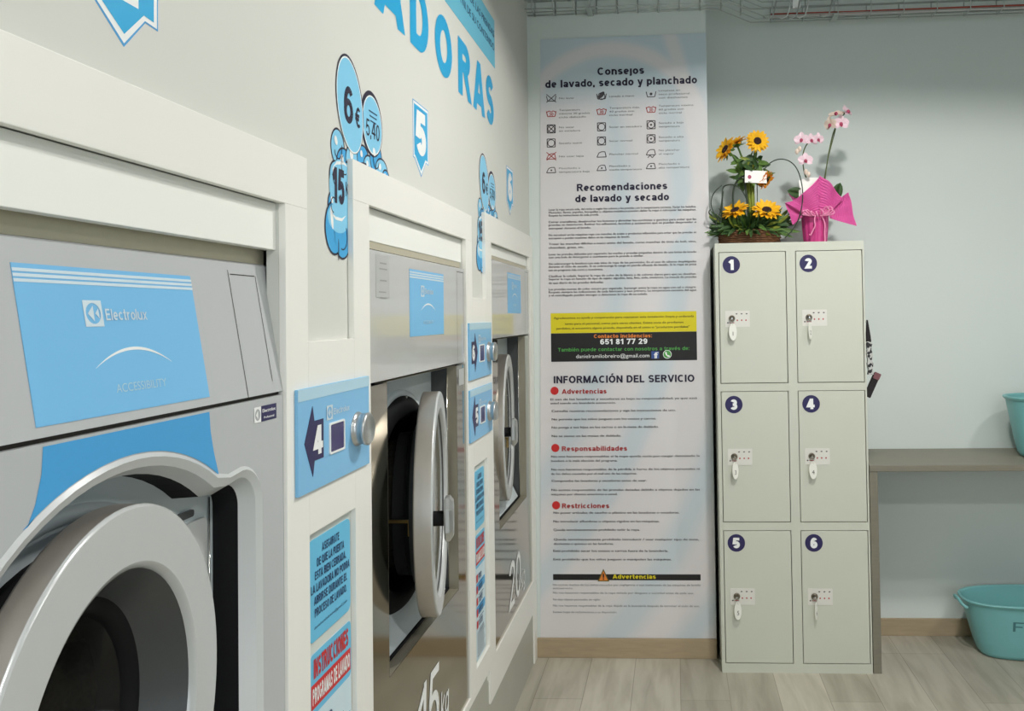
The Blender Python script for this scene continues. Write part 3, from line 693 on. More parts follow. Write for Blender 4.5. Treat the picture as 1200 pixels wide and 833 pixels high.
number_sticker(3.2480, 1.938, '6', 'blue pointed sticker with a white 6 near the wall corner')

def price_sticker(dy, dz, label):
    t = thing('price_sticker', label, 'sticker', (XW, 1.64+dy, 1.62+dz), 'bubble price stickers')
    B = lambda u, v, w: BWL(u+dy, v+dz, w)
    # (centre y, centre z, half width, half height, tilt, deep)
    bubs = [(1.560, 1.828, .030, .034, 0, 0), (1.590, 1.800, .034, .030, 0, 1), (1.640, 1.815, .040, .034, 0, 0), (1.690, 1.830, .030, .026, 0, 1), (1.722, 1.815, .028, .026, 0, 0),
            (1.765, 1.845, .034, .034, 0, 1), (1.800, 1.822, .036, .026, 0, 0), (1.826, 1.812, .020, .016, 0, 1),
            (1.548, 1.770, .026, .028, 0, 0), (1.536, 1.715, .022, .024, 0, 1), (1.630, 1.77, .045, .045, 0, 0), (1.70, 1.79, .05, .03, 0, 1)]
    o = MB(); f0 = MB(); f1 = MB(); hl = MB()
    for i, (u, v, a, b, r, dp) in enumerate(bubs):
        w_ = .0004+.00005*i
        o.prism(B, [ell(u, v, a+.004, b+.004, 28, r)], w_, w_)
        (f1 if dp else f0).prism(B, [ell(u, v, a, b, 28, r)], w_+.00003, w_+.00003)
        hl.prism(B, [ell(u-a*.35, v+b*.35, a*.22, b*.28, 14, .6)], .0014, .0014)
    # lower bubble: two lobes
    for u, v, a, b in ((1.540, 1.672, .040, .048), (1.578, 1.668, .040, .050), (1.560, 1.690, .050, .034)):
        o.prism(B, [ell(u, v, a+.004, b+.004, 28)], .00105, .00105)
    for u, v, a, b in ((1.540, 1.672, .040, .048), (1.578, 1.668, .040, .050)):
        f1.prism(B, [ell(u, v, a, b, 28)], .0011, .0011)
    f1.prism(B, [ell(1.559, 1.662, .018, .034, 20)], .00112, .00112)
    o.prism(B, [ell(1.559, 1.632, .0022, .022, 12)], .00114, .00114)
    f0.prism(B, [ell(1.560, 1.692, .050, .028, 28)], .00115, .00115)
    hl.prism(B, [[(1.523, 1.700), (1.545, 1.688), (1.575, 1.688), (1.596, 1.702), (1.575, 1.694), (1.545, 1.694)]], .0014, .0014)
    hl.prism(B, [[(1.534, 1.786), (1.552, 1.800), (1.585, 1.806), (1.610, 1.798), (1.585, 1.800), (1.553, 1.794)]], .0014, .0014)
    hl.prism(B, [ell(1.528, 1.690, .006, .022, 14, .2)], .0014, .0014)
    for (u, v, r_, a0, a1) in ((1.560, 1.828, .018, 200, 380), (1.590, 1.800, .016, 120, 300), (1.548, 1.770, .014, 100, 290), (1.536, 1.715, .012, 60, 270), (1.578, 1.66, .022, 250, 400), (1.765, 1.845, .018, 180, 340)):
        stroke(o, lambda a, b, k: B(a, b, .00145+.000004*(k % 50)), _arc(u, v, r_, r_*1.2, a0, a1, 10), .0026, 0, 9)
    o.build('outline', m_ink, t); f0.build('bubble', m_bub, t); f1.build('bubble', m_bub2, t); hl.build('highlight', m_white, t)
    k = MB().prism(B, [ell(1.578, 1.752, .060, .056, 36)], .00118, .00118).build('weight_bubble', m_bub, t)
    # the small round price and the big drop
    for (u, v, a, b, r, nm, x) in ((1.745, 1.912, .054, .060, .25, 'small_price_bubble', 0), (1.622, 1.924, .062, .092, .28, 'price_drop', .0002)):
        MB().prism(B, [ell(u-(.004 if not x else 0), v+.002, a+(.010 if not x else .006), b+(.010 if not x else .006), 40, r)], .0012+x, .0012+x).build('rim', m_ink, t)
        bo = MB().prism(B, [ell(u, v, a+.003, b+.003, 40, r)], .00125+x, .00125+x).build(nm+'_edge', m_white, t)
        MB().prism(B, [ell(u, v, a, b, 40, r)], .0013+x, .0013+x).build(nm, m_bub, t)
    letters(MB(), B, '6', 1.612, 1.886, .074, .0017, width=.046, align='c', t=.18).build('price_lettering', m_ink, t)
    letters(MB(), B, '€', 1.661, 1.888, .042, .0017, width=.030, align='c', t=.16).build('euro_sign', m_ink, t)
    letters(MB(), B, '5,40', 1.745, 1.884, .036, .0017, width=.080, align='c', t=.12).build('small_price_lettering', m_ink, t)
    letters(MB(), B, '15', 1.560, 1.720, .068, .0017, width=.056, align='c', t=.22).build('weight_lettering', m_ink, t)
    letters(MB(), B, 'Kg', 1.608, 1.740, .028, .0017, width=.026, align='c', t=.14).build('unit_lettering', m_ink, t)
    sm = MB()
    for k_ in range(3): sm.prism(B, [rect(1.722+.004*k_, 1.938-.010*k_, 1.772-.003*k_, 1.941-.010*k_)], .0017, .0017)
    sm.build('small_print', m_inkb, t)
price_sticker(0, 0, 'blue bubble price sticker reading 6 euro and 15 kg, left of the middle machine')
price_sticker(1.176, 0.030, 'blue bubble price sticker next to the farthest machine')

lt = thing('wall_lettering', 'large cyan capital letters along the top of the white wall', 'lettering', (XW, 2.2, 2.178))
for ch, u0, u1 in (('L', .95, 1.10), ('A', 1.13, 1.33), ('V', 1.34, 1.54), ('A', 1.775, 1.960), ('D', 2.010, 2.165), ('O', 2.225, 2.400), ('R', 2.470, 2.625), ('A', 2.665, 2.815), ('S', 2.845, 2.965)):
    if ch in 'LV' or u1 < 1.5: continue
    letters(MB(), BWL, ch, u0, 2.178, .172, .0008, width=u1-u0, t=.23).build('letter', m_letter, lt)
bn = thing('wall_banner', 'pale blue strip with two dark lines of text above the cyan capitals', 'banner', (XW, 2.5, 2.402))
MB().prism(BWL, [rect(1.75, 2.402, 2.995, 2.578)], .0003, .0008).build('strip', m_banner, bn)
mb = MB()
write(mb, BWL, 'NO NOS HACEMOS RESPONSABLES DE LAS PRENDAS', 2.985, 2.512, .026, .0012, width=1.12, align='r', bold=1)
write(mb, BWL, 'OLVIDADAS EN LA LAVADORA NI DE SU CONTENIDO', 2.985, 2.462, .026, .0012, width=1.10, align='r', bold=1)
mb.build('banner_lettering', m_inkb, bn)

# ------------------------------------------------------------------ notices in the lower recesses
def notice(u0, u1, v0, v1, label):
    t = thing('warning_notice', label, 'notice', (XW, (u0+u1)/2, v0), 'blue door notices')
    MB().prism(BWL, [rrect(u0, v0, u1, v1, .014)], .002, .0036).build('sheet', m_sheetblue, t)
    L = ['ASEGURATE', 'DE QUE LA PUERTA', 'ESTA BIEN CERRADA.', 'LA LAVADORA NO PODRA', 'ABRIRSE DURANTE EL', 'PROCESO DE LAVADO.']
    wd = [.42, .66, .76, .94, .80, .78]; h = (v1-v0); mb = MB()
    for k, s in enumerate(L):
        letters(mb, BWL, s, (u0+u1)/2, v1-h*(.165+.121*k), h*.085, .0041, width=(u1-u0)*wd[k], align='c', t=.2)
    write(mb, BWL, 'danielramilobreiro@gmail.com', (u0+u1)/2, v1-h*.885, h*.030, .0041, width=(u1-u0)*.8, align='c', bold=0)
    mb.build('notice_lettering', m_inkb, t)
def sheet(u0, u1, v0, v1, label):
    t = thing('instruction_sheet', label, 'notice', (XW, (u0+u1)/2, v0), 'washing programme sheets')
    W_ = u1-u0; h = v1-v0
    MB().prism(BWL, [rrect(u0, v0, u1, v1, .012)], .002, .0034).build('sheet', mat('sheet_pale_blue', (206, 226, 234), .45, noise=.03), t)
    MB().prism(BWL, [rrect(u0, v1-.105, u1, v1, .012)], .0038, .0038).build('heading_field', m_sheetblue, t)
    letters(MB(), BWL, 'INSTRUCCIONES', (u0+u1)/2, v1-.044, .034, .0044, width=W_*.84, align='c', t=.22).build('heading', m_redp, t)
    r = MB().prism(BWL, [rect(u0+.004, v1-.094, u1-.004, v1-.052)], .0041, .0041).build('red_bar', m_redp, t)
    letters(MB(), BWL, 'PROGRAMAS DE LAVADO', (u0+u1)/2, v1-.087, .028, .0045, width=W_*.90, align='c', t=.22).build('red_bar_lettering', m_white, r)
    rows = [('FRIO', 0), ('TEMPLADO', 1), ('CALIENTE', 0), ('MUY CALIENTE', 1)]
    y = v1-.112; rh = (h-.112-.10)/5
    for i in range(5):
        if i % 2: MB().prism(BWL, [rrect(u0+.004, y-rh+.004, u1-.004, y-.004, .008)], .0038, .0038).build('row_field', m_bub2, t)
        mb = MB()
        nm = ['FRIO', 'TEMPLADO', 'CALIENTE', 'SINTETICOS', 'ALGODON'][i]
        letters(mb, BWL, nm, u0+.034, y-.034, .020, .0044, width=W_*(.22+.03*len(nm)*.8), t=.2)
        for k in range(2): mb.prism(BWL, [rect(u0+.034, y-.046-.009*k, u0+W_*(.78-.1*k), y-.0435-.009*k)], .0044, .0044)
        mb.build('row_lettering', m_inkb, t)
        MB().prism(BWL, [rect(u0+.006, y-.036, u0+.026, y-.012)], .0044, .0044).build('row_mark', m_redp, t)
        y -= rh
    mb = MB()
    for k in range(8): mb.prism(BWL, [rect(u0+.012, v0+.012+.010*k, u1-.012-.01*(k % 3), v0+.0155+.010*k)], .0044, .0044)
    mb.build('small_print', m_light, t)
for nm, y0, y1, z0, z1, n in (('backing_panel', 1.402, 1.603, .42, 1.131, 0), ('backing_panel', 2.572, 2.753, .416, 1.034, 1)):
    o = MB().prism(LW(XW), [rect(y0, z0, y1, z1)], .0003, .0015).build(nm, m_gsign, None, 0, None, None, (XW, (y0+y1)/2, z0))
    tag(o, ['pale grey panel behind the notices under plate 4', 'pale grey panel behind the notices under plates 5 and 6'][n], 'panel', 'grey panels behind the notices')
notice(1.414, 1.596, .940, 1.116, 'blue notice about closing the door, under plate 4')
sheet(1.414, 1.596, .44, .920, 'washing programme sheet headed in red, in the recess under plate 4')
notice(2.606, 2.732, .828, 1.012, 'blue notice about closing the door, under plates 5 and 6')
sheet(2.604, 2.730, .420, .812, 'washing programme sheet headed in red, in the narrow recess under plates 5 and 6')

# ------------------------------------------------------------------ poster on the pillar
BP = BW(YP)
po = thing('information_poster', 'tall pale blue and white poster of washing advice covering the pillar', 'poster', (-0.21, YP, .085))
MB().prism(BP, [[(-.612, .085), (.1595, .085), (.1595, 2.740), (-.578, 2.735)]], .0005, .004).build('sheet', poster_material(), po)
LINES = [
    ('Consejos', -0.324, -0.116, 2.566, 0.0339, 'k', 1),
    ('de lavado, secado y planchado', -0.558, 0.117, 2.516, 0.0339, 'k', 1),
    ('No lavar', -0.497, -0.429, 2.464, 0.0083, 'g', 0),
    ('Temperatura', -0.498, -0.404, 2.411, 0.0083, 'g', 0),
    ('máxima 30 grados', -0.498, -0.361, 2.395, 0.0083, 'g', 0),
    ('ciclo delicado', -0.499, -0.378, 2.379, 0.0083, 'g', 0),
    ('No secar', -0.499, -0.431, 2.334, 0.0083, 'g', 0),
    ('en secadora', -0.499, -0.405, 2.318, 0.0083, 'g', 0),
    ('Secado suave', -0.5, -0.397, 2.263, 0.0083, 'g', 0),
    ('No usar lejía', -0.501, -0.39, 2.204, 0.0083, 'g', 0),
    ('Planchado a', -0.502, -0.407, 2.151, 0.0083, 'g', 0),
    ('temperatura baja', -0.502, -0.365, 2.135, 0.0083, 'g', 0),
    ('Lavado a mano', -0.273, -0.162, 2.466, 0.0083, 'g', 0),
    ('Temperatura máx.', -0.273, -0.137, 2.414, 0.0083, 'g', 0),
    ('40 grados con', -0.274, -0.163, 2.398, 0.0083, 'g', 0),
    ('ciclo normal', -0.274, -0.171, 2.382, 0.0083, 'g', 0),
    ('Secar en secadora', -0.275, -0.13, 2.329, 0.0083, 'g', 0),
    ('Secar normal', -0.276, -0.173, 2.267, 0.0083, 'g', 0),
    ('Planchar normal', -0.276, -0.149, 2.208, 0.0083, 'g', 0),
    ('Planchado a', -0.277, -0.184, 2.155, 0.0083, 'g', 0),
    ('media temperatura', -0.277, -0.133, 2.139, 0.0083, 'g', 0),
    ('Limpieza en', -0.053, 0.041, 2.485, 0.0083, 'g', 0),
    ('seco profesional', -0.053, 0.083, 2.469, 0.0083, 'g', 0),
    ('con disolventes', -0.053, 0.074, 2.453, 0.0083, 'g', 0),
    ('Temperatura máxima', -0.054, 0.099, 2.417, 0.0083, 'g', 0),
    ('60 grados con', -0.054, 0.056, 2.401, 0.0083, 'g', 0),
    ('ciclo normal', -0.054, 0.047, 2.385, 0.0083, 'g', 0),
    ('Secado a baja', -0.055, 0.055, 2.341, 0.0083, 'g', 0),
    ('temperatura', -0.055, 0.038, 2.325, 0.0083, 'g', 0),
    ('Secado a alta', -0.056, 0.054, 2.278, 0.0083, 'g', 0),
    ('temperatura', -0.056, 0.037, 2.262, 0.0083, 'g', 0),
    ('No planchar', -0.057, 0.036, 2.22, 0.0083, 'g', 0),
    ('al vapor', -0.057, 0.011, 2.204, 0.0083, 'g', 0),
    ('Planchado a', -0.058, 0.035, 2.159, 0.0083, 'g', 0),
    ('alta temperatura', -0.058, 0.077, 2.143, 0.0083, 'g', 0),
    ('Recomendaciones', -0.423, -0.022, 2.051, 0.032, 'k', 1),
    ('de lavado y secado', -0.431, -0.015, 2.002, 0.032, 'k', 1),
    ('Lavar la ropa oscura sola, del revés o según los colores y las prendas con la temperatura correcta. Vaciar los bolsillos.', -0.55, 0.104, 1.967, 0.0094, 'd', 1),
    ('Monedas, llaves, papeles, horquillas u objetos metálicos pueden dañar la ropa o estropear las máquinas.', -0.55, 0.104, 1.954, 0.0094, 'd', 1),
    ('Respete las instrucciones de cada prenda.', -0.55, -0.327, 1.941, 0.0094, 'd', 1),
    ('Cerrar cremalleras, desabrochar los botones y abrochar los corchetes o ganchos para evitar que las', -0.551, 0.103, 1.912, 0.0094, 'd', 1),
    ('prendas se deterioren. Retirar los adhesivos, broches y accesorios que se puedan desprender o', -0.551, 0.103, 1.899, 0.0094, 'd', 1),
    ('estropear durante el lavado.', -0.551, -0.363, 1.884, 0.0094, 'd', 1),
    ('No introducir en las máquinas ropa con manchas de aceite o productos inflamables para evitar que las prendas se', -0.552, 0.102, 1.854, 0.0094, 'd', 1),
    ('estropeen o puedan ocasionar daños en las máquinas de lavado.', -0.552, -0.191, 1.84, 0.0094, 'd', 1),
    ('Tratar las manchas difíciles a mano antes del lavado, como manchas de tinta de boli, vino,', -0.552, 0.101, 1.814, 0.0094, 'd', 1),
    ('chocolate, grasa, etc.', -0.552, -0.395, 1.798, 0.0094, 'd', 1),
    ('Lavar las prendas delicadas por separado, las medias y prendas pequeñas dentro de una bolsa de lavado', -0.553, 0.101, 1.768, 0.0094, 'd', 1),
    ('con una bola de detergente o suavizante para la prenda o similar.', -0.553, -0.131, 1.755, 0.0094, 'd', 1),
    ('No sobrecargar la lavadora con más kilos de ropa de los permitidos. En el caso de sábanas despliéguelas', -0.553, 0.1, 1.726, 0.0094, 'd', 1),
    ('durante el ciclo de secado. Si se sobrecarga la carga se pierde eficacia de lavado. Si la ropa es poca', -0.554, 0.1, 1.713, 0.0094, 'd', 1),
    ('use un programa más corto y económico.', -0.554, -0.311, 1.698, 0.0094, 'd', 1),
    ('Clasificar la colada. Separar la ropa de color de la blanca o de colores claros para que no destiñan.', -0.554, 0.099, 1.671, 0.0094, 'd', 1),
    ('Separar la ropa en función de tipo de tejido: algodón, lana, lino, seda, sintéticos. La mezcla de prendas', -0.554, 0.099, 1.658, 0.0094, 'd', 1),
    ('de uso diario de las prendas delicadas.', -0.555, -0.31, 1.641, 0.0094, 'd', 1),
    ('Las prendas nuevas de color oscuro por separado. Sumergir antes la ropa en agua con sal o vinagre.', -0.555, 0.098, 1.613, 0.0094, 'd', 1),
    ('Respete siempre las indicaciones de cada fabricante y lave primero. La temperatura excesiva del agua', -0.555, 0.098, 1.6, 0.0094, 'd', 1),
    ('y el centrifugado pueden encoger o deteriorar la ropa de su colada.', -0.555, -0.117, 1.586, 0.0094, 'd', 1),
    ('Agradecemos su ayuda y cooperación para mantener esta instalación limpia y ordenada', -0.534, 0.085, 1.485, 0.0098, 'y', 1),
    ('tanto para el personal, como para otros clientes. Existe zona de productos', -0.485, 0.039, 1.459, 0.0098, 'y', 1),
    ('perdidos, si encuentra alguna prenda, deposítela en el cesto o "productos perdidos"', -0.523, 0.065, 1.439, 0.0098, 'y', 1),
    ('Contacto incidencias:', -0.357, -0.1, 1.3985, 0.0165, 'o', 1),
    ('651 81 77 29', -0.329, -0.121, 1.37, 0.0241, 'w', 1),
    ('También puede contactar con nosotros a través de:', -0.517, 0.063, 1.341, 0.0158, 'n', 1),
    ('danielramilobreiro@gmail.com', -0.437, -0.113, 1.311, 0.0173, 'w', 0),
    ('INFORMACIÓN DEL SERVICIO', -0.538, 0.083, 1.201, 0.032, 'k', 1),
    ('Advertencias', -0.502, -0.304, 1.154, 0.0211, 'r', 1),
    ('Responsabilidades', -0.506, -0.217, 0.902, 0.0211, 'r', 1),
    ('Restricciones', -0.509, -0.3, 0.651, 0.0211, 'r', 1),
    ('El uso de los lavadores y secadores es bajo su responsabilidad, ya que está', -0.554, 0.093, 1.126, 0.0094, 'd', 1),
    ('usted usando una lavandería autoservicio.', -0.554, -0.264, 1.109, 0.0094, 'd', 1),
    ('Consulte nuestras recomendaciones y siga las instrucciones de uso.', -0.549, -0.001, 1.074, 0.0098, 'd', 1),
    ('No permita que los niños jueguen con los cestos y carros.', -0.549, -0.087, 1.038, 0.0098, 'd', 1),
    ('No ponga a sus hijos en los carros o en la mesa de doblado.', -0.55, -0.077, 1.002, 0.0098, 'd', 1),
    ('No se siente en las mesas de doblado.', -0.55, -0.242, 0.964, 0.0098, 'd', 1),
    ('No nos hacemos responsables si la ropa queda sucia por cargar demasiado la', -0.554, 0.1, 0.874, 0.0094, 'd', 1),
    ('lavadora o la mala elección del programa.', -0.554, -0.261, 0.855, 0.0094, 'd', 1),
    ('No nos hacemos responsables de la pérdida o hurto de los objetos personales ni', -0.554, 0.099, 0.817, 0.0094, 'd', 1),
    ('de los daños causados por el mal uso de las máquinas.', -0.555, -0.176, 0.798, 0.0094, 'd', 1),
    ('Compruebe las lavadoras y secadoras antes de usar.', -0.553, -0.133, 0.767, 0.0098, 'd', 1),
    ('No somos responsables de las prendas dañadas debido a objetos dejados en las', -0.555, 0.098, 0.727, 0.0094, 'd', 1),
    ('máquinas por clientes anteriores a usted.', -0.556, -0.263, 0.708, 0.0094, 'd', 1),
    ('No poner artículos de caucho o plástico en las lavadoras o secadoras.', -0.547, 0.007, 0.627, 0.0098, 'd', 1),
    ('No introducir alfombras u objetos rígidos en las máquinas.', -0.548, -0.08, 0.589, 0.0098, 'd', 1),
    ('Queda terminantemente prohibido teñir la ropa.', -0.548, -0.166, 0.552, 0.0098, 'd', 1),
    ('Está prohibido sacar los cestos o carros fuera de la lavandería.', -0.55, -0.044, 0.46, 0.0098, 'd', 1),
    ('Está prohibido que los niños jueguen o manipulen las máquinas.', -0.55, -0.03, 0.423, 0.0098, 'd', 1),
    ('Queda terminantemente prohibido introducir / usar cualquier tipo de tinte,', -0.547, 0.09, 0.51, 0.0094, 'd', 1),
    ('disolvente o químico en las lavadoras.', -0.547, -0.283, 0.491, 0.0094, 'd', 1),
    ('Advertencias', -0.289, -0.1, 0.343, 0.0188, 'z', 1),
    ('No somos dueños de los daños causados por negligencia o uso inadecuado de las máquinas de lavado', -0.554, 0.094, 0.312, 0.0087, 'g', 0),
    ('autoservicio.', -0.554, -0.465, 0.297, 0.0087, 'g', 0),
    ('No nos hacemos responsables de la ropa dañada por desgaste o suciedad antes de cada uso.', -0.554, 0.064, 0.277, 0.0087, 'g', 0),
    ('No deje objetos personales sin vigilar.', -0.554, -0.343, 0.248, 0.0087, 'g', 0),
    ('No nos hacemos responsables de la ropa dejada en la lavandería después de terminar el ciclo de uso.', -0.555, 0.089, 0.221, 0.0087, 'g', 0),
    ('Existen hojas de reclamaciones a su disposición.', -0.555, -0.273, 0.193, 0.0087, 'g', 0),
]
SYMBOLS = [(0, 0, -0.532, 2.469), (0, 1, -0.533, 2.4), (0, 2, -0.534, 2.332), (0, 3, -0.535, 2.269), (0, 4, -0.535, 2.21), (0, 5, -0.536, 2.149), (1, 0, -0.307, 2.472), (1, 1, -0.308, 2.403), (1, 2, -0.309, 2.335), (1, 3, -0.31, 2.272), (1, 4, -0.31, 2.213), (1, 5, -0.311, 2.153), (2, 0, -0.087, 2.475), (2, 1, -0.088, 2.406), (2, 2, -0.089, 2.338), (2, 3, -0.09, 2.276), (2, 4, -0.091, 2.217), (2, 5, -0.092, 2.156)]

inks = {'k': m_ink, 'g': m_light, 'd': m_small, 'y': m_olive, 'o': m_org, 'w': m_white, 'n': m_grn, 'r': m_redt, 'z': m_yel}
yb = MB().prism(BP, [rect(-.548, 1.422, .0965, 1.511)], .0042, .0046).build('yellow_field', m_yel, po)
bb = MB().prism(BP, [rect(-.548, 1.296, .0965, 1.4215)], .0042, .0046).build('black_field', m_black, po)
wb = MB().prism(BP, [rect(-.553, .336, .0955, .362)], .0042, .0046).build('warning_bar', m_black, po)
group = {}
def flush(k):
    mb, m, par, nm = group[k]; mb.build(nm, m, par)
blocks = []           # consecutive lines of one ink become one text block
for s, x0, x1, z, cap, c, b in LINES:
    if blocks and blocks[-1][0] == c and c in 'dgy' and 0 < blocks[-1][2]-z < .026: blocks[-1][1].append((s, x0, x1, z, cap, b)); blocks[-1][2] = z
    elif blocks and c == 'k' and blocks[-1][0] == 'k' and 0 < blocks[-1][2]-z < .08: blocks[-1][1].append((s, x0, x1, z, cap, b)); blocks[-1][2] = z
    else: blocks.append([c, [(s, x0, x1, z, cap, b)], z])
for c, ls, _ in blocks:
    mb = MB()
    for s, x0, x1, z, cap, b in ls:
        if c in 'krzo' or s[0] in '6T' and c in 'wn': letters(mb, BP, s, x0, z, cap, .0056, width=x1-x0, t=.2 if c != 'n' else .16)
        else: write(mb, BP, s, x0, z, cap, .0056, width=x1-x0, bold=b)
    z = ls[0][3]
    par = yb if c == 'y' else bb if c in 'own' else po
    mb.build({'k': 'heading', 'r': 'section_title', 'z': 'warning_lettering', 'o': 'contact_line', 'w': 'contact_line', 'n': 'contact_line'}.get(c, 'paragraph'), inks[c], par)
for z in (1.168, .916, .664): MB().prism(BP, [ell(-.535, z, .018, .018, 24)], .0052, .0052).build('red_dot', m_redp, po)
fb = MB().prism(BP, [rect(-.104, 1.305, -.070, 1.337)], .0052, .0052).build('blue_icon', m_fb, bb)
write(MB(), BP, 'f', -.083, 1.306, .028, .0058, width=.015, align='c', bold=3).build('icon_letter', m_white, bb)
MB().prism(BP, [ell(-.034, 1.323, .019, .019, 24)], .0052, .0052).build('green_icon_rim', m_white, bb)
MB().prism(BP, [ell(-.034, 1.323, .0165, .0165, 24)], .0056, .0056).build('green_icon', m_grn, bb)
MB().prism(BP, [[(-.044, 1.331), (-.039, 1.335), (-.035, 1.328), (-.037, 1.325), (-.031, 1.318), (-.028, 1.320), (-.022, 1.315), (-.026, 1.311), (-.032, 1.312), (-.041, 1.321)]], .006, .006).build('icon_handset', m_white, bb)
MB().prism(BP, [[(-.356, .331), (-.304, .331), (-.330, .386)]], .0050, .0052).build('warning_triangle_edge', m_olive, po)
tr = MB().prism(BP, [[(-.349, .335), (-.311, .335), (-.330, .377)]], .0055, .0057).build('warning_triangle', m_org, po)
letters(MB(), BP, '!', -.330, .339, .026, .0062, width=.006, align='c', t=.2).build('warning_sign', m_black, po)
# laundry care symbols
def line(mb, pts, wd=.0034, w=.0054, closed=True):
    n = len(pts)
    for i in range(n if closed else n-1):
        grooves(mb, BP, [(*pts[i], *pts[(i+1) % n])], wd, w)
for ci, ri, x, z in SYMBOLS:
    mb = MB(); s = .018
    sq = [(x-s, z-s), (x+s, z-s), (x+s, z+s), (x-s, z+s)]
    tubs = [(x-s*1.2, z+s*.6), (x-s*.9, z-s*.7), (x+s*.9, z-s*.7), (x+s*1.2, z+s*.6)]
    iron = [(x-s*1.2, z-s*.7), (x-s*.7, z+s*.3), (x-.1*s, z+s*.6), (x+s*.8, z+s*.6), (x+s*1.1, z-s*.7)]
    circ = [(x+s*.85*math.cos(k*PI/6), z+s*.85*math.sin(k*PI/6)) for k in range(12)]
    m = m_small
    if ri == 0:
        line(mb, tubs, closed=False)
        if ci == 0: line(mb, [(x-s*1.2, z-s), (x+s*1.2, z+s)], closed=False); line(mb, [(x-s*1.2, z+s), (x+s*1.2, z-s)], closed=False)
        if ci == 1: mb.prism(BP, [ell(x, z+s*.3, s*.5, s*1.0, 16, -.7)], .0054, .0054); line(mb, circ)
        if ci == 2: mb.prism(BP, [ell(x, z, s*.35, s*.35, 12)], .0054, .0054)
    elif ri == 1:
        m = m_redt; line(mb, tubs, closed=False); line(mb, [(x-s*1.1, z+s*.4), (x-s*.5, z+s*.7), (x, z+s*.4), (x+s*.5, z+s*.7), (x+s*1.1, z+s*.4)], closed=False)
        write(mb, BP, '30', x, z-s*.5, s*.8, .0054, align='c')
    elif ri in (2, 3):
        line(mb, sq); line(mb, circ)
        if ci == 0 and ri == 2: line(mb, [sq[0], sq[2]], closed=False); line(mb, [sq[1], sq[3]], closed=False)
        if ci == 2: mb.prism(BP, [ell(x, z, s*.25, s*.25, 12)], .0054, .0054)
    else:
        if ri == 4 and ci == 0: m = m_redt; line(mb, [(x-s*1.2, z-s), (x+s*1.2, z+s)], closed=False); line(mb, [(x-s*1.2, z+s), (x+s*1.2, z-s)], closed=False)
        line(mb, iron)
        if ri == 4 and ci == 2: line(mb, [(x-s*.8, z-s*1.4), (x-s*.3, z-s*.8), (x+s*.3, z-s*1.4), (x+s*.8, z-s*.8)], closed=False)
        if ri == 5: mb.prism(BP, [ell(x, z-s*.1, s*.22, s*.22, 12)], .0054, .0054)
    mb.build('care_symbol', m, po)

# ------------------------------------------------------------------ lockers
YL = 3.540
BL = BW(YL)
lk = thing('locker', 'grey green metal locker with six numbered doors in two columns', 'locker', (.485, 3.735, 0))
cols = [(.189, .472), (.510, .788)]; rws = [(1.203, 1.757), (.623, 1.171), (.038, .590)]
holes = [rect(a, b, c, d_) for (a, c) in cols for (b, d_) in rws]
body = MB().prism(BL, [rect(.175, 0, .795, 1.794)]+holes, -.02, 0)
body.box((.175, YL+.02, 0), (.177, 3.93, 1.794)).box((.793, YL+.02, 0), (.795, 3.93, 1.794)).box((.175, YL+.02, 1.792), (.795, 3.93, 1.794)).box((.175, 3.928, 0), (.795, 3.93, 1.794))
body.box((.177, YL+.02, 0), (.793, 3.928, .03))
bo = body.build('body', m_lock, lk)
MB().box((.178, YL+.0201, .02), (.792, YL+.024, 1.78)).build('door_gap', m_lockin, bo)
n = 0
locks = {}
for r, (z0, z1) in enumerate(rws):
    for c, (x0, x1) in enumerate(cols):
        n += 1; g = .0028
        dr = MB().prism(BL, [rect(x0+g, z0+g, x1-g, z1-g)], -.018, -.0005).build('door', m_lock, lk, .0015)
        xb, zb = x0+.054, [1.703, 1.1155, .538][r]
        MB().prism(BL, [ell(xb, zb, .0365, .0365, 36)], .0002, .0006).build('number_disc', m_navy, dr)
        letters(MB(), BL, str(n), xb, zb-.022, .044, .0011, width=.020 if n == 1 else .029, align='c', t=.26).build('number', m_white, dr)
        xp, zp = x0+.076, zb-.229 if r == 0 else zb-.221
        if r == 0: zp = 1.475
        if r == 1: zp = .8965
        if r == 2: zp = .3155
        MB().prism(BL, [rrect(xp-.051, zp-.034, xp+.051, zp+.034, .003)], 0, .001).build('instruction_plate', m_lplate, dr)
        T = lambda a, b, h, xp=xp, zp=zp: BL(xp-.024+a, zp+.002+b, h)
        MB().lathe(T, [(.0135, 0), (.0135, .007), (.011, .009), (.0095, .0075), (.0005, .0075)], 24).build('lock', m_steel_d, dr)
        mk = MB(); mr = MB()
        for k in range(3):
            mk.prism(BL, [ell(xp-.004+.021*k, zp+.021, .0042, .0026, 10)], .0013, .0013); mr.prism(BL, [ell(xp-.001+.018*k, zp-.006, .0032, .0036, 10)], .0013, .0013)
        mk.prism(BL, [ell(xp-.041, zp-.016, .0038, .003, 10)], .0013, .0013); mr.prism(BL, [rect(xp-.034, zp-.018, xp-.014, zp-.0145)], .0013, .0013)
        mk.build('plate_print', m_small, dr); mr.build('plate_red_print', m_redt, dr)
        locks[n] = (xp-.024, zp+.002)
names = {1: 'bright white oval key tag hanging from the lock of door 1', 2: 'white key tag turned edge-on at the lock of door 2', 3: 'narrow white key tag with a dark figure at door 3',
         4: 'white oval key tag hanging from the lock of door 4', 5: 'white oval key tag hanging from the lock of door 5', 6: 'thin white key tag turned sideways at door 6'}
wid = {1: .0165, 2: .007, 3: .013, 4: .0165, 5: .015, 6: .0055}
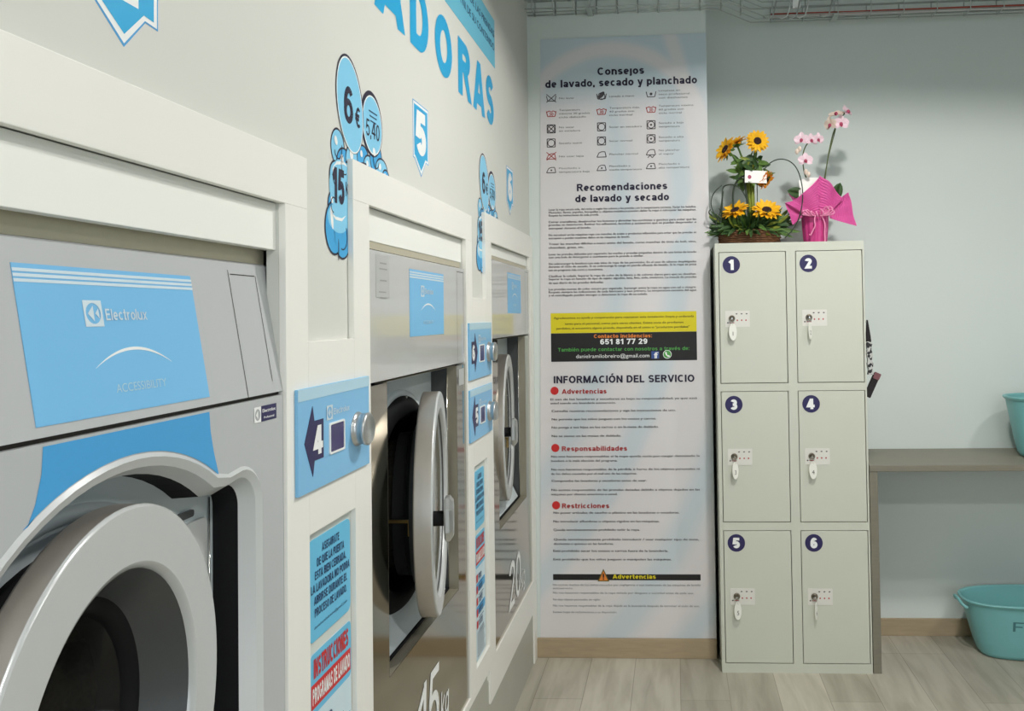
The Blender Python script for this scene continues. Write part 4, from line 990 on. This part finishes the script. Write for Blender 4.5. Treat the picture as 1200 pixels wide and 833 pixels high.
for k, (x, z) in locks.items():
    t = thing('key', names[k], 'key', (x, YL-.012, z), 'keys in the locker doors')
    ky = MB(); ky.box((x-.0012, YL-.016, z-.004), (x+.0012, YL-.0076, z+.004))
    ring_ = [(x, YL-.0145+.001*math.sin(a), z-.012) for a in (0,)]
    ky.tube([(x+.008*math.sin(a), YL-.014, z-.010+.009*math.cos(a)) for a in [2*PI*i/16 for i in range(16)]], .0009, 6, True)
    ky.build('key_blade', m_chrome, t)
    w_ = wid[k]; an = math.acos(min(1, w_/.0175)); dx = .002 if k != 6 else .004
    T = lambda a, b, h: Vector((x+dx+a*math.cos(an)+h*math.sin(an), YL-.018+a*math.sin(an)*.45-h*math.cos(an), z-.060+b))
    tg = MB(); tg.prism(T, [ell(0, .004, .0175, .036, 32), ell(0, .034, .003, .003, 10)], -.0014, .0014); to = tg.build('tag', m_key, t)
    write(MB(), T, str(k), 0, -.012, .018, .0019, align='c', bold=0).build('tag_number', m_small, to)

# patterned strap hanging at the side of the locker
hs = thing('hanging_strap', 'black and white patterned strap with a dark tag hanging beside the locker', 'strap', (.806, 3.555, 1.14))
m_pat = bpy.data.materials.new('black_white_pattern'); m_pat.use_nodes = True
_nt = m_pat.node_tree; _tc2 = _nt.nodes.new('ShaderNodeTexCoord'); _v = _nt.nodes.new('ShaderNodeTexVoronoi'); _v.inputs['Scale'].default_value = 75
_r = _nt.nodes.new('ShaderNodeValToRGB'); _r.color_ramp.interpolation = 'CONSTANT'; _r.color_ramp.elements[0].color = (.016, .014, .016, 1); _r.color_ramp.elements[1].position = .5; _r.color_ramp.elements[1].color = (.55, .55, .53, 1)
_nt.links.new(_tc2.outputs['Object'], _v.inputs[0]); _nt.links.new(_v.outputs['Distance'], _r.inputs[0]); _nt.links.new(_r.outputs[0], _nt.nodes['Principled BSDF'].inputs['Base Color'])
m_cloth = mat('black_cloth', (34, 30, 32), .8, noise=.2, scale=60); m_pink = mat('dull_pink_cloth', (120, 78, 84), .8, noise=.2, scale=60)
yS = 3.562
MB().tube([(.795, yS+.01, 1.452), (.806, yS, 1.455), (.808, yS, 1.445)], .002, 6).build('hook', m_chrome, hs)
prof = [(1.462, .001), (1.44, .0035), (1.40, .008), (1.372, .010)]
def ribbon(zw, xm):
    mb = MB(); fr_ = [Vector((xm(z)-w, yS-.012, z)) for z, w in zw]; fl = [Vector((xm(z)+w, yS-.012, z)) for z, w in zw]; br_ = [p+Vector((0, .02, 0)) for p in fr_]; bl_ = [p+Vector((0, .02, 0)) for p in fl]
    mb.strip(fr_, fl, False, False).strip(fl, bl_, False, False).strip(bl_, br_, False, False).strip(br_, fr_, False, False); return mb
xm = lambda z: .8065+.009*(1.462-z)/.22
ribbon(prof, xm).build('strap_tip', m_cloth, hs)
zw = [(1.372-.0115*i, .010+.0022*math.sin(i*1.7)) for i in range(13)]
ribbon(zw, xm).build('strap', m_pat, hs)
Tt = lambda u, v, w: Vector((.824, yS-.012, 1.195))+Vector((.42, 0, .907))*v+Vector((.907, 0, -.42))*u+Vector((0, -1, 0))*w
MB().prism(Tt, [rrect(-.013, -.060, .013, .045, .004)], -.02, 0).build('tag', m_cloth, hs)
MB().prism(Tt, [rrect(-.012, .022, .014, .050, .003)], -.012, .004).build('tag_end', m_pink, hs)
def smooth(ps, it=3):
    for _ in range(it):
        q = [ps[0]]
        for a, b in zip(ps, ps[1:]): q += [a*.75+b*.25, a*.25+b*.75]
        q.append(ps[-1]); ps = q
    return ps

# ------------------------------------------------------------------ counter and tubs
ct = thing('counter', 'grey brown laminate counter fixed to the wall right of the locker', 'counter', (1.7, 3.75, 0))
MB().box((.798, 3.536, .832), (2.62, 3.964, .858)).build('worktop', m_counter, ct, .002)
MB().box((.798, 3.540, 0), (.832, 3.948, .832)).build('side_panel', m_counter, ct, .0015)
MB().box((2.585, 3.540, 0), (2.62, 3.948, .832)).build('side_panel', m_counter, ct, .0015)

def tub(cx, cy, z0, h, at, bt, ab, bb, label, writing=None, handles=True):
    t = thing('laundry_tub', label, 'tub', (cx, cy, z0), 'turquoise laundry tubs')
    def ring(a, b, z, n=72, ex=2.7):
        out = []
        for i in range(n):
            th = 2*PI*i/n; c, s = math.cos(th), math.sin(th)
            out.append(Vector((cx+a*math.copysign(abs(c)**(2/ex), c), cy+b*math.copysign(abs(s)**(2/ex), s), z0+z)))
        return out
    def lerp(k): return ab+(at-ab)*k, bb+(bt-bb)*k
    body = MB(); prof = [(-.030, .003), (-.012, .006), (-.002, .020)]
    R = [ring(ab-.03, bb-.03, .0005), ring(ab-.010, bb-.010, .003), ring(ab, bb, .016)]
    for k in (.25, .5, .75, .93): a, b = lerp(k); R.append(ring(a, b, h*k))
    a, b = lerp(.95); R += [ring(a+.006, b+.006, h*.955), ring(a+.010, b+.010, h*.985), ring(a+.008, b+.008, h), ring(a, b, h), ring(a-.004, b-.004, h*.98)]
    for k in (.75, .5, .25): a_, b_ = lerp(k); R.append(ring(a_-.005, b_-.005, h*k))
    R += [ring(ab-.008, bb-.008, .02), ring(ab-.03, bb-.03, .010)]
    for p, q in zip(R, R[1:]): body.strip(p, q)
    n = len(R[0]); body.add(R[0], [tuple(range(n-1, -1, -1))]); body.add(R[-1], [tuple(range(n))])
    bo_ = body.build('body', m_tub, t)
    for sgn in ((-1, 1) if handles else ()):
        x = cx+sgn*(at+.004)
        hm = MB(); hm.tube(smooth([Vector((x-sgn*.012, cy-.06, z0+h*.86)), Vector((x+sgn*.006, cy-.05, z0+h*.90)), Vector((x+sgn*.016, cy-.03, z0+h*.97)), Vector((x+sgn*.018, cy, z0+h*.985)), Vector((x+sgn*.016, cy+.03, z0+h*.97)), Vector((x+sgn*.006, cy+.05, z0+h*.90)), Vector((x-sgn*.012, cy+.06, z0+h*.86))], 2), .007, 10)
        hm.build('handle', m_tub, t)
    if writing:
        T = lambda u, v, w: Vector((u, cy-(bb+(bt-bb)*(v/h))*(1-abs((u-cx)/(ab+(at-ab)*v/h))**2.7)**(1/2.7)-w, z0+v))
        letters(MB(), T, writing, cx-.165, h*.55, .042, .0012, width=.095, t=.13).build('printed_letters', mat('tub_print', (70, 120, 124), .5), t)
    return t
tub(1.572, 3.775, 0.0, .245, .335, .150, .268, .112, 'wide turquoise tub standing on the floor under the counter', 'FE')
tub(1.735, 3.740, .858, .262, .292, .150, .245, .112, 'turquoise tub standing on the counter at the right edge of the photo', None, False)

# ------------------------------------------------------------------ cable tray below the ceiling
tr_ = thing('cable_tray', 'galvanised wire cable tray hanging along the back wall under the ceiling', 'cable tray', (.9, 3.8, 2.838))
zb, hh, wd = 2.842, .062, .082
pts = [Vector((-.632, 3.60, 0)), Vector((.25, 3.60, 0)), Vector((.42, 3.785, 0)), Vector((2.7, 3.785, 0))]
def off(o_, z): return [Vector((p.x-(o_*.55 if i == 2 else o_*.45 if i == 1 else 0), p.y+o_, z)) for i, p in enumerate(pts)]
nets = MB()
for o_, z in ((0, zb), (wd*.5, zb), (wd, zb), (0, zb+hh*.6), (0, zb+hh), (wd, zb+hh)): nets.tube(off(o_, z), .0024, 6)
nets.build('long_wires', m_wire, tr_)
x = -.60
while x < 2.68:
    if x < .24: y = 3.60
    elif x < .42: y = 3.60+.185*(x-.25)/.17
    else: y = 3.785
    cross = MB(); cross.tube([(x, y-.003, zb+hh+.003), (x, y-.003, zb-.003), (x-.0, y+wd+.003, zb-.003), (x, y+wd+.003, zb+hh+.003)],   .0024, 6)
    cross.build('cross_wire', m_wire, tr_)
    x += .092 if x < .3 else .146
for x, y in ((-.35, 3.64), (.75, 3.825), (1.9, 3.825)):
    MB().tube([(x, y, zb-.006), (x, y, ZC)], .004, 8).build('hanger_rod', m_wire, tr_)
    MB().box((x-.012, y-.05, zb-.010), (x+.012, y+.05, zb-.004)).build('hanger_foot', m_wire, tr_)
for nm, m, yo, zo, r, lab in (('red', m_cabr, .018, .010, .006, 'red cable lying in the wire tray'), ('white', m_cabw, .045, .012, .008, 'white cable lying in the wire tray'), ('grey', m_cabg, .066, .013, .009, 'grey cable lying in the wire tray')):
    c = MB(); c.tube([(.46, 3.785+yo, zb+zo), (.8, 3.785+yo+.004, zb+zo), (1.4, 3.785+yo-.004, zb+zo), (2.66, 3.785+yo, zb+zo)], r, 8)
    tag(c.build('cable', m, None, 0, None, None, (1.5, 3.785+yo, zb+zo)), lab, 'cable', 'cables in the tray')
for i, (x, l_) in enumerate(((.47, .05), (.535, .03), (.575, .07), (.615, .03), (.72, .03))):
    tie = MB(); y = 3.776
    tie.tube([(x+.012, y, zb+hh), (x+.004, y-.006, zb+.02), (x-.006, y-.004, zb-.010), (x-.03, y, zb-.016-.1*l_), (x-.046, y+.006, zb-.006)], .003, 6)
    tie.build('cable_tie', m_cabw if i % 2 else m_wire, tr_)
jb = MB().prism(BW(3.776), [rrect(.556, zb+.03, .590, zb+.09, .004)], -.02, 0); jb.build('connector', m_white, tr_)

# ------------------------------------------------------------------ flowers on the locker
m_pet = mat('sunflower_petal', (250, 186, 24), .55, noise=.12, scale=60); m_pet2 = mat('sunflower_petal_orange', (240, 150, 24), .55, noise=.12, scale=60)
m_heart = mat('sunflower_heart', (48, 28, 26), .9, noise=.4, scale=160, bump=.6)
m_leaf = mat('leaf_green', (92, 124, 58), .55, noise=.25, scale=50); m_leaf2 = mat('leaf_dark_green', (58, 86, 46), .5, noise=.25, scale=50)
m_leaf3 = mat('leaf_yellow_green', (134, 146, 56), .55, noise=.25, scale=50)
m_grass = mat('bear_grass', (46, 58, 42), .5, noise=.2, scale=40); m_wick = mat('wicker', (108, 72, 44), .6, noise=.35, scale=70, bump=.4)
m_card = mat('gift_card', (244, 244, 238), .5, noise=.01); m_pinkf = mat('pink_tissue', (238, 96, 174), .5, noise=.12, scale=30, trans=.2)
m_pot = mat('magenta_foil', (196, 62, 130), .3, noise=.2, scale=50); m_rib = mat('pale_pink_ribbon', (242, 150, 190), .35, noise=.05)
m_orc = mat('orchid_petal', (240, 212, 222), .5, noise=.06, scale=60); m_orc2 = mat('orchid_petal_cream', (236, 216, 200), .5, noise=.06, scale=60); m_lip = mat('orchid_lip', (176, 70, 100), .5, noise=.1)
m_stem = mat('flower_stem', (92, 104, 58), .5, noise=.15)

def basis(n):
    n = Vector(n).normalized(); a = Vector((0, 0, 1)) if abs(n.z) < .95 else Vector((0, 1, 0))
    u = a.cross(n).normalized(); v = n.cross(u); return u, v, n
def blade(mb, base, d, side, nrm, l, w, curl=.2, seg=5):
    """leaf or petal: base point, direction, width axis, curl along the normal"""
    L_, R_, C_ = [], [], []
    for i in range(seg+1):
        k = i/seg; ww = w*math.sin(PI*min(1, .10+.86*k))**.8*(1 if k < 1 else .05)
        p = base+d*l*k+nrm*l*curl*k*k
        L_.append(p-side*ww+nrm*ww*.25); C_.append(p); R_.append(p+side*ww+nrm*ww*.25)
    mb.strip(L_, C_, False).strip(C_, R_, False)
def sunflower(root, c, n, R, pm, rnd, stem_to):
    u, v, n = basis(n); c = Vector(c)
    mb = MB()
    for layer, (cnt, ln, tilt) in enumerate(((18, 1.0, .10), (15, .86, .38))):
        for i in range(cnt):
            a = 2*PI*(i+.5*layer)/cnt+rnd.uniform(-.08, .08); d = u*math.cos(a)+v*math.sin(a)
            tl = tilt+rnd.uniform(-.1, .12); dd = (d*math.cos(tl)+n*math.sin(tl)).normalized(); sd = n.cross(d)
            nn = (n*math.cos(tl)-d*math.sin(tl)).normalized()
            blade(mb, c+d*R*.22+n*.004*layer, dd, sd, nn, R*.80*ln*rnd.uniform(.92, 1.08), R*.15, rnd.uniform(-.25, .1))
    f = mb.build('sunflower', pm, root)
    T = lambda a, b, h: c+u*a+v*b+n*h
    h = MB().lathe(T, [(R*.31, -.004), (R*.32, .006), (R*.28, .011), (R*.17, .011), (R*.06, .007), (.0004, .006)], 28); h.build('flower_heart', m_heart, f)
    s = MB().lathe(T, [(R*.40, -.002), (R*.34, -.010), (R*.12, -.018), (.0004, -.02)], 20)
    for i in range(9):
        a = 2*PI*i/9; d = u*math.cos(a)+v*math.sin(a); blade(s, c-n*.008+d*R*.25, (d-n*.15).normalized(), n.cross(d), -n, R*.5, R*.11, .1)
    s.tube([c-n*.015, (c-n*.05+Vector(stem_to))/2+Vector((0, 0, .01)), Vector(stem_to)], .0045, 7)
    s.build('flower_stem', m_leaf, f)
rnd = random.Random(3)
fbk = thing('sunflower_basket', 'wicker basket of sunflowers with looping grass and a white card on top of the locker', 'flower arrangement', (.335, 3.70, 1.794))
bc = Vector((.335, 3.70, 1.794))
TB = lambda a, b, h: bc+Vector((a, b*.62, h))
bk = MB().lathe(TB, [(.0005, .002), (.118, .002), (.128, .02), (.134, .06), (.126, .06), (.118, .02), (.0005, .02)], 40)
for k in range(7):
    rr = .127+.0012*k; pts_ = [TB((rr+.004*math.sin(i*PI/2+(k % 2)*PI))*math.cos(2*PI*i/48), (rr+.004*math.sin(i*PI/2+(k % 2)*PI))*math.sin(2*PI*i/48), .006+.0092*k) for i in range(48)]
    bk.tube(pts_, .0052, 6, True)
bk.build('basket', m_wick, fbk)
MB().lathe(TB, [(.122, .052), (.08, .075), (.0005, .085)], 24).build('moss', m_leaf2, fbk)
def foliage(name, m, cnt, fn):
    mb = MB()
    for _ in range(cnt):
        b_, d, l, w = fn(); d = d.normalized(); sd = d.cross(Vector((rnd.uniform(-.4, .4), -1, rnd.uniform(-.2, .6)))).normalized(); blade(mb, b_, d, sd, sd.cross(d), l, w, rnd.uniform(-.35, .15), 4)
    mb.build(name, m, fbk)
def low():
    a = rnd.uniform(0, 2*PI); r = rnd.uniform(.03, .125)
    return bc+Vector((r*math.cos(a), r*.62*math.sin(a), rnd.uniform(.062, .09))), Vector((math.cos(a)*1.1, math.sin(a)*.8-.1, rnd.uniform(-.45, 1.3))), rnd.uniform(.055, .11), rnd.uniform(.005, .010)
def high():
    return Vector((.335+rnd.uniform(-.045, .06), 3.65+rnd.uniform(-.02, .03), rnd.uniform(2.075, 2.17))), Vector((rnd.uniform(-1, 1), rnd.uniform(-1, .3), rnd.uniform(-1.1, .5))), rnd.uniform(.035, .075), rnd.uniform(.007, .013)
foliage('foliage', m_leaf2, 230, low); foliage('foliage', m_leaf, 150, low); foliage('foliage', m_leaf3, 50, low)
foliage('upper_foliage', m_leaf, 44, high); foliage('upper_foliage', m_leaf2, 40, high); foliage('upper_foliage', m_leaf3, 10, high)
top_ = (.345, 3.66, 2.05)
for c, n_, R_, pm in (((.369, 3.615, 2.237), (.12, -1, .22), .054, m_pet), ((.236, 3.62, 2.205), (-.78, -.42, .36), .064, m_pet), ((.285, 3.68, 2.245), (-.35, -.22, .9), .058, m_pet), ((.402, 3.63, 2.075), (.6, -.35, -.45), .046, m_pet2)):
    sunflower(fbk, c, n_, R_, pm, rnd, top_)
for c, n_, R_, pm in (((.270, 3.615, 1.938), (-.40, -.45, .80), .066, m_pet), ((.402, 3.605, 1.935), (.06, -.62, .75), .068, m_pet)):
    sunflower(fbk, c, n_, R_, pm, rnd, (.335, 3.69, 1.86))
sb = MB()
for k in range(6):
    a = 2*PI*k/6; sb.tube([(.342+.012*math.cos(a), 3.665+.012*math.sin(a), 1.86), (.340+.011*math.cos(a), 3.66+.011*math.sin(a), 2.10)], .006, 8)
sb.build('stem_bundle', m_leaf3, fbk)
def W2(px, py, y=3.64): return Vector((.182+(px-838)*.003672, y, 1.808-(py-284)*.003715))
loops = [([(893, 209), (900, 195), (914, 188), (929, 192), (938, 206), (942, 232), (937, 258), (928, 273), (919, 281)], .0026), ([(860, 250), (859, 226), (865, 211), (874, 207)], .0042), ([(873, 211), (875, 224), (877, 252)], .0048),
         ([(845, 262), (847, 240), (847, 221), (853, 217), (864, 218), (873, 228), (877, 240)], .003), ([(845, 262), (835, 248), (833, 236), (838, 225), (847, 218)], .0024), ([(833, 246), (830, 250), (838, 256), (850, 258)], .0026), ([(888, 218), (888, 255)], .002), ([(841, 270), (838, 262), (845, 250), (848, 225)], .0035)]
for lp_, r in loops:
    MB().tube(smooth([W2(a, b, 3.625) for a, b in lp_]), r, 6).build('grass_loop', m_grass, fbk)
cdp = thing if 0 else None
TC = lambda u, v, w: Vector((.357+u, 3.600, 2.083+v))+Vector((0, -1, .1))*w+Vector((0, .1, 0))*v+Vector((0, .15, 0))*u
cd = MB().prism(TC, [[(-.047, -.026), (.048, -.03), (.050, .024), (-.045, .028)]], 0, .0012).build('card', m_card, fbk)
MB().prism(TC, [ell(-.026, -.002, .008, .009, 14), ], .0016, .0016).build('card_emblem', m_lip, cd)

op = thing('potted_orchid', 'pink orchid in a pot wrapped in bright pink tissue on top of the locker', 'potted plant', (.622, 3.70, 1.794))
oc = Vector((.622, 3.70, 1.794))
TO = lambda a, b, h: oc+Vector((a, b, h))
pt = MB()
seg = 72; vs = []; prof = [(.0005, .001), (.049, .001), (.052, .03), (.056, .08), (.058, .125), (.05, .128), (.0005, .12)]
def fold(r, h):
    return [TO(r*(1+.035*math.sin(14*t)*(1 if .01 < h < .13 else 0))*math.cos(t), r*(1+.035*math.sin(14*t))*math.sin(t), h) for t in [2*PI*i/seg for i in range(seg)]]
for (r, h), (r2, h2) in zip(prof, prof[1:]): pt.strip(fold(r, h), fold(r2, h2))
pt.build('wrapped_pot', m_pot, op)
def patch(name, q, ripple, n=14, m=m_pinkf, edge=0.0, ph=0):
    a, b, c, d_ = [Vector(p) for p in q]; mb = MB(); G = []
    for j in range(n+1):
        v = j/n; row = []
        for i in range(n+1):
            u = i/n; p = (a*(1-u)+b*u)*(1-v)+(d_*(1-u)+c*u)*v
            p = p+Vector((0, -1, .25))*ripple*math.sin(u*9+ph+v*2)*v+Vector((0, 0, 1))*edge*math.sin(PI*u)*v
            row.append(p)
        G.append(row)
    for r0_, r1_ in zip(G, G[1:]): mb.strip(r0_, r1_, False, True)
    o = mb.build(name, m, op); so = o.modifiers.new('solid', 'SOLIDIFY'); so.thickness = .0006; return o
F = 3.635
patch('tissue_sheet', [(.57, 3.645, 1.920), (.63, 3.640, 1.915), (.636, F-.01, 2.085), (.484, 3.63, 1.970)], .010, ph=.5, edge=-.02)
patch('tissue_sheet', [(.61, 3.640, 1.915), (.672, 3.655, 1.92), (.735, 3.65, 1.985), (.634, F-.012, 2.088)], .008, ph=2, edge=.01)
patch('tissue_sheet', [(.565, 3.68, 1.93), (.565, 3.66, 1.915), (.515, 3.62, 1.875), (.484, 3.63, 1.972)], .006, ph=1)
patch('tissue_sheet', [(.678, 3.68, 1.955), (.680, 3.665, 1.905), (.786, 3.63, 1.862), (.762, 3.66, 2.018)], .008, ph=3)
patch('tissue_sheet', [(.58, 3.75, 1.93), (.67, 3.75, 1.93), (.74, 3.79, 2.02), (.52, 3.79, 2.03)], .010, ph=0)
bw = MB()
for k in range(9):
    a = PI*k/8; cx_, cz_ = .622+.05*math.cos(a)*.9, 1.922+.012*math.sin(a*3)
    bw.tube(smooth([Vector((.622+.03*math.cos(a), 3.632, 1.918)), Vector((cx_+.016*math.cos(a+.8), 3.614, cz_+.02*math.sin(a+.6)+.008)), Vector((cx_+.03*math.cos(a), 3.612, cz_-.004)), Vector((.622+.025*math.cos(a), 3.628, 1.912))], 2), .0030, 5)
bw.tube(smooth([Vector(p) for p in ((.612, 3.622, 1.915), (.606, 3.622, 1.89), (.612, 3.626, 1.87), (.598, 3.632, 1.845), (.592, 3.636, 1.828), (.586, 3.637, 1.835))], 2), .0032, 5)
bw.tube(smooth([Vector(p) for p in ((.640, 3.63, 1.91), (.655, 3.636, 1.88), (.652, 3.642, 1.84), (.655, 3.647, 1.80))], 2), .0034, 5)
bw.build('ribbon_bow', m_rib, op)
def blossom(c, n_, R_, m, lipm=m_lip):
    u, v, n = basis(n_); c = Vector(c); mb = MB()
    for a, l, w in ((PI/2, 1, .36), (PI/2+2*PI/3*.98, .95, .34), (PI/2-2*PI/3*.98, .95, .34), (.18, 1.0, .5), (PI-.18, 1.0, .5)):
        d = u*math.cos(a)+v*math.sin(a); blade(mb, c+d*R_*.05, (d+n*.12).normalized(), n.cross(d), n, R_*l, R_*w, rnd.uniform(-.2, .05))
    b = mb.build('blossom', m, op)
    lp2 = MB(); lp2.ball(c+n*R_*.18-v*R_*.12, R_*.22, 10, 6, (1, 1, 1.1)); blade(lp2, c+n*R_*.1-v*R_*.1, (-v+n*.7).normalized(), u, n, R_*.5, R_*.17, .1); lp2.build('lip', lipm, b)
st1 = smooth([W2(950, 213, 3.68), W2(945, 205, 3.67), W2(943, 190, 3.66), W2(944, 178, 3.655), W2(950, 168, 3.65), W2(959, 165, 3.64)])
MB().tube(st1, .0028, 7).build('stem', m_stem, op)
MB().tube(smooth([W2(970, 215, 3.70), W2(973, 195, 3.70), W2(977, 172, 3.69), W2(981, 155, 3.68), W2(987, 143, 3.66), W2(994, 135, 3.66)]), .0028, 7).build('stem', m_stem, op)
MB().tube([W2(969, 215, 3.705), W2(975, 185, 3.70), W2(984, 152, 3.69)], .0022, 6).build('support_stick', m_stem, op)
for (px, py), n_, R_, m in (((941, 167), (-.3, -1, .1), .033, m_orc), ((952, 168), (.3, -1, .2), .031, m_orc), ((960, 167), (.5, -1, -.1), .029, m_orc), ((945, 191), (.05, -1, .05), .033, m_orc), ((987, 149), (.05, -1, -.1), .036, m_orc), ((975, 150), (-.8, -.6, -.2), .034, m_orc2), ((982, 139), (-.2, -.5, .8), .036, m_orc2), ((994, 136), (.7, -.5, .5), .036, m_orc)):
    blossom(W2(px, py, 3.63), n_, R_, m)
bu = MB()
for px, py in ((936, 180), (939, 177), (946, 204), (949, 207)): bu.ball(W2(px, py, 3.645), .009, 10, 6, (1, 1, 1.4))
bu.build('buds', m_orc2, op)
for px, py, sx, rz in ((933, 227, .03, .2), (983, 226, .036, 1.1)):
    mb = MB(); c = W2(px, py, 3.665); d = Vector((math.cos(rz)*(-1 if px < 950 else .7), -.2, math.sin(rz))).normalized(); blade(mb, c-d*.05, d, d.cross(Vector((0, -1, 0))).normalized(), Vector((0, -1, 0)), .085, .024, .1, 7); o = mb.build('leaf', m_leaf2, op); s_ = o.modifiers.new('solid', 'SOLIDIFY'); s_.thickness = .001
TC2 = lambda u, v, w: Vector((.592+u, 3.668, 2.055+v))+Vector((0, -1, 0))*w+Vector((0, .2, 0))*v
MB().prism(TC2, [[(-.045, -.065), (.045, -.06), (.050, .028), (-.012, .030), (-.040, .018)]], 0, .001).build('card', m_card, op)
MB().tube([W2(950, 222, 3.68), W2(951, 262, 3.69)], .0016, 6).build('card_stick', m_white, op)
